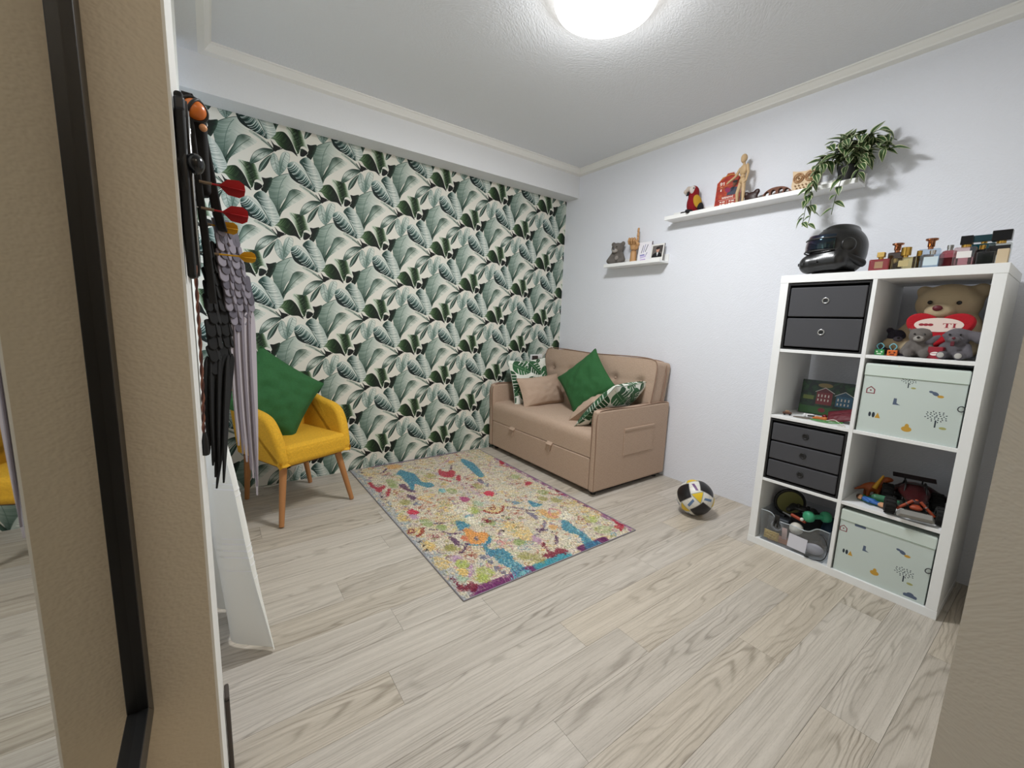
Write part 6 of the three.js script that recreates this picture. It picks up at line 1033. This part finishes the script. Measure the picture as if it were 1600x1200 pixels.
{ const R = thing('bead_cord', 'twisted copper coloured cord with a black tassel on the left wall', 'cord', [0, 0, 2.235]);
  const pts = [[-2.9165, 1.545], [-2.914, 1.47], [-2.9145, 1.385], [-2.916, 1.3], [-2.917, 1.2], [-2.9175, 1.11], [-2.9195, 1.0], [-2.9225, .92]].map(q => [q[0], 1.186 + (q[1] - 1.186) * .86]); const tw = (ph) => tube(Array.from({ length: 90 }, (_, i) => { const t = i / 89 * (pts.length - 1), k = Math.min(pts.length - 2, Math.floor(t)), f = t - k, x = pts[k][0] + (pts[k + 1][0] - pts[k][0]) * f, y = pts[k][1] + (pts[k + 1][1] - pts[k][1]) * f, a = i * .9 + ph; return [x + Math.cos(a) * .0015, y, Math.sin(a) * .0015]; }), .0017, 360, 5);
  part(R, 'cord_strand', tw(0), M(0x7a4a38, .5)); part(R, 'cord_strand', tw(PI), M(0x4a2620, .5)); part(R, 'tassel', lathe([[0, 0], [.0055, .002], [.0052, .03], [.003, .045], [0, .05]], 14), blackM, { at: [-2.9215, .912, 0] }); }
// costume wings: overlapping feathers on a leading-edge spar
function wing(label, L, Rg, z, mainC, tipC, scaleRows, ys) {
  const th = 1.05, cs = Math.cos(th), W = thing('costume_wing', label, 'wing', [WX + .002, 0, z], 0, 'costume wings'); W.rotation.y = th;
  const at = (E, y) => { for (let i = 0; i < E.length - 1; i++) if (y <= E[i][1] && y >= E[i + 1][1]) { const f = (E[i][1] - y) / (E[i][1] - E[i + 1][1]); return E[i][0] + (E[i + 1][0] - E[i][0]) * f; } return y > E[0][1] ? E[0][0] : E[E.length - 1][0]; };
  const sn = Math.sin(th), d0 = 3.184 - z, S = x => { const t = (x + 2.9) / 1.104; return (t * d0 - (WX + .002 + 2.9)) / (cs - t * sn); }; // edges are given at 1.1 m from the viewer
  L = L.map(q => [q[0], 1.186 + (q[1] - 1.186) * (d0 + .04) / 1.104]); Rg = Rg.map(q => [q[0], 1.186 + (q[1] - 1.186) * (d0 + .04) / 1.104]); ys = ys.map(q => 1.186 + (q - 1.186) * (d0 + .04) / 1.104); const top = ys[0], mid = ys[1], bot = ys[2];
  const fg = (len, w, pt) => extr([[0, 0], [w * .5, -len * .1], [w * .5, -len * .55], [w * .28 * pt, -len * .85], [0, -len], [-w * .28 * pt, -len * .85], [-w * .5, -len * .55], [-w * .5, -len * .1]], .004, .0012, true, 2);
  const mats = [mainC, tipC].map(c => M(c, mainC < 0x101010 ? .9 : .5, { metalness: mainC < 0x101010 ? 0 : .25 }));
  const spar = []; for (let i = 0; i <= 8; i++) { const y = top - (top - mid) * i / 8; spar.push([S((at(L, y) + at(Rg, y)) / 2), y, -.004]); } part(W, 'spar', tube(spar, .006, 40, 6), mats[0]);
  const sg = fg(.04, .03, 1.6), topM = mainC < 0x101010 ? mats : [0x8b8590, 0x5c5762].map(c => M(c, .55, { metalness: .2 }));
  for (let r = 0; r < scaleRows; r++) { const y = top - (top - mid) * r / scaleRows, l = S(at(L, y - .02)), q = S(at(Rg, y - .02)), n = Math.max(2, Math.round((q - l) / .022)); for (let i = 0; i < n; i++) part(W, 'short_feather', sg, topM[(i + r) % 2], { at: [l + (q - l) * (i + .5) / n + (r % 2) * .005, y, .003 + (scaleRows - r) * .0006 + i * .0012], rot: [-.12, .2 * (i % 2 ? 1 : -1), rr(-.15, .15)], scale: [Math.max(.7, (q - l) / n / .028), 1, 1] }); }
  const n = 7, lA = S(at(L, mid)), qA = S(at(Rg, mid)), xb = S(at(L, bot));
  for (let i = 0; i < n; i++) { const t = (i + .5) / n, len = (mid - bot) * (.62 + .38 * (t)) + .03, x0 = lA + (qA - lA) * t, yb = mid + .03 - len, x1 = S(at(L, Math.max(bot, yb)) * (1 - t) + at(Rg, Math.max(bot, yb)) * t); const g = fg(len, .02 + .004 * (i % 2), .9); part(W, 'long_feather', g, mats[i % 2], { at: [x0, mid + .03, .002 + i * .0022], rot: [0, .12 * (i % 2 ? 1 : -1), Math.atan2(x1 - x0, len)] }); }
}
wing('silver grey feathered costume wing hanging over the yellow chair', [[-2.887, 1.383], [-2.889, 1.325], [-2.884, 1.26], [-2.877, 1.207], [-2.866, 1.166], [-2.868, 1.082], [-2.868, .966], [-2.867, .846], [-2.855, .766], [-2.844, .728]], [[-2.87, 1.383], [-2.85, 1.324], [-2.839, 1.251], [-2.832, 1.196], [-2.835, 1.081], [-2.836, .963], [-2.842, .849], [-2.844, .728]], 2.12, 0xbfb8c0, 0x8a838d, 14, [1.385, 1.16, .70]);
wing('black feathered costume wing hanging against the curtain', [[-2.908, 1.378], [-2.914, 1.244], [-2.912, 1.138], [-2.915, 1.028], [-2.92, .915], [-2.922, .779]], [[-2.884, 1.378], [-2.880, 1.26], [-2.868, 1.139], [-2.877, 1.04], [-2.894, .954], [-2.918, .779]], 2.10, 0x020203, 0x050506, 10, [1.33, 1.06, .779]);
{ const B = thing('folded_mat', 'dark folded play mat standing on the floor at the wall edge', 'mat', [WX + .006, 0, 2.03]); part(B, 'mat', moved(rbox(.01, .232, .05, .004), 0, .116, 0), M(0x4a423c, .8)); part(B, 'edge_band', moved(rbox(.0104, .008, .0504, .003), 0, .222, 0), M(0x141210, .6)); }
renderer.render(scene, camera);
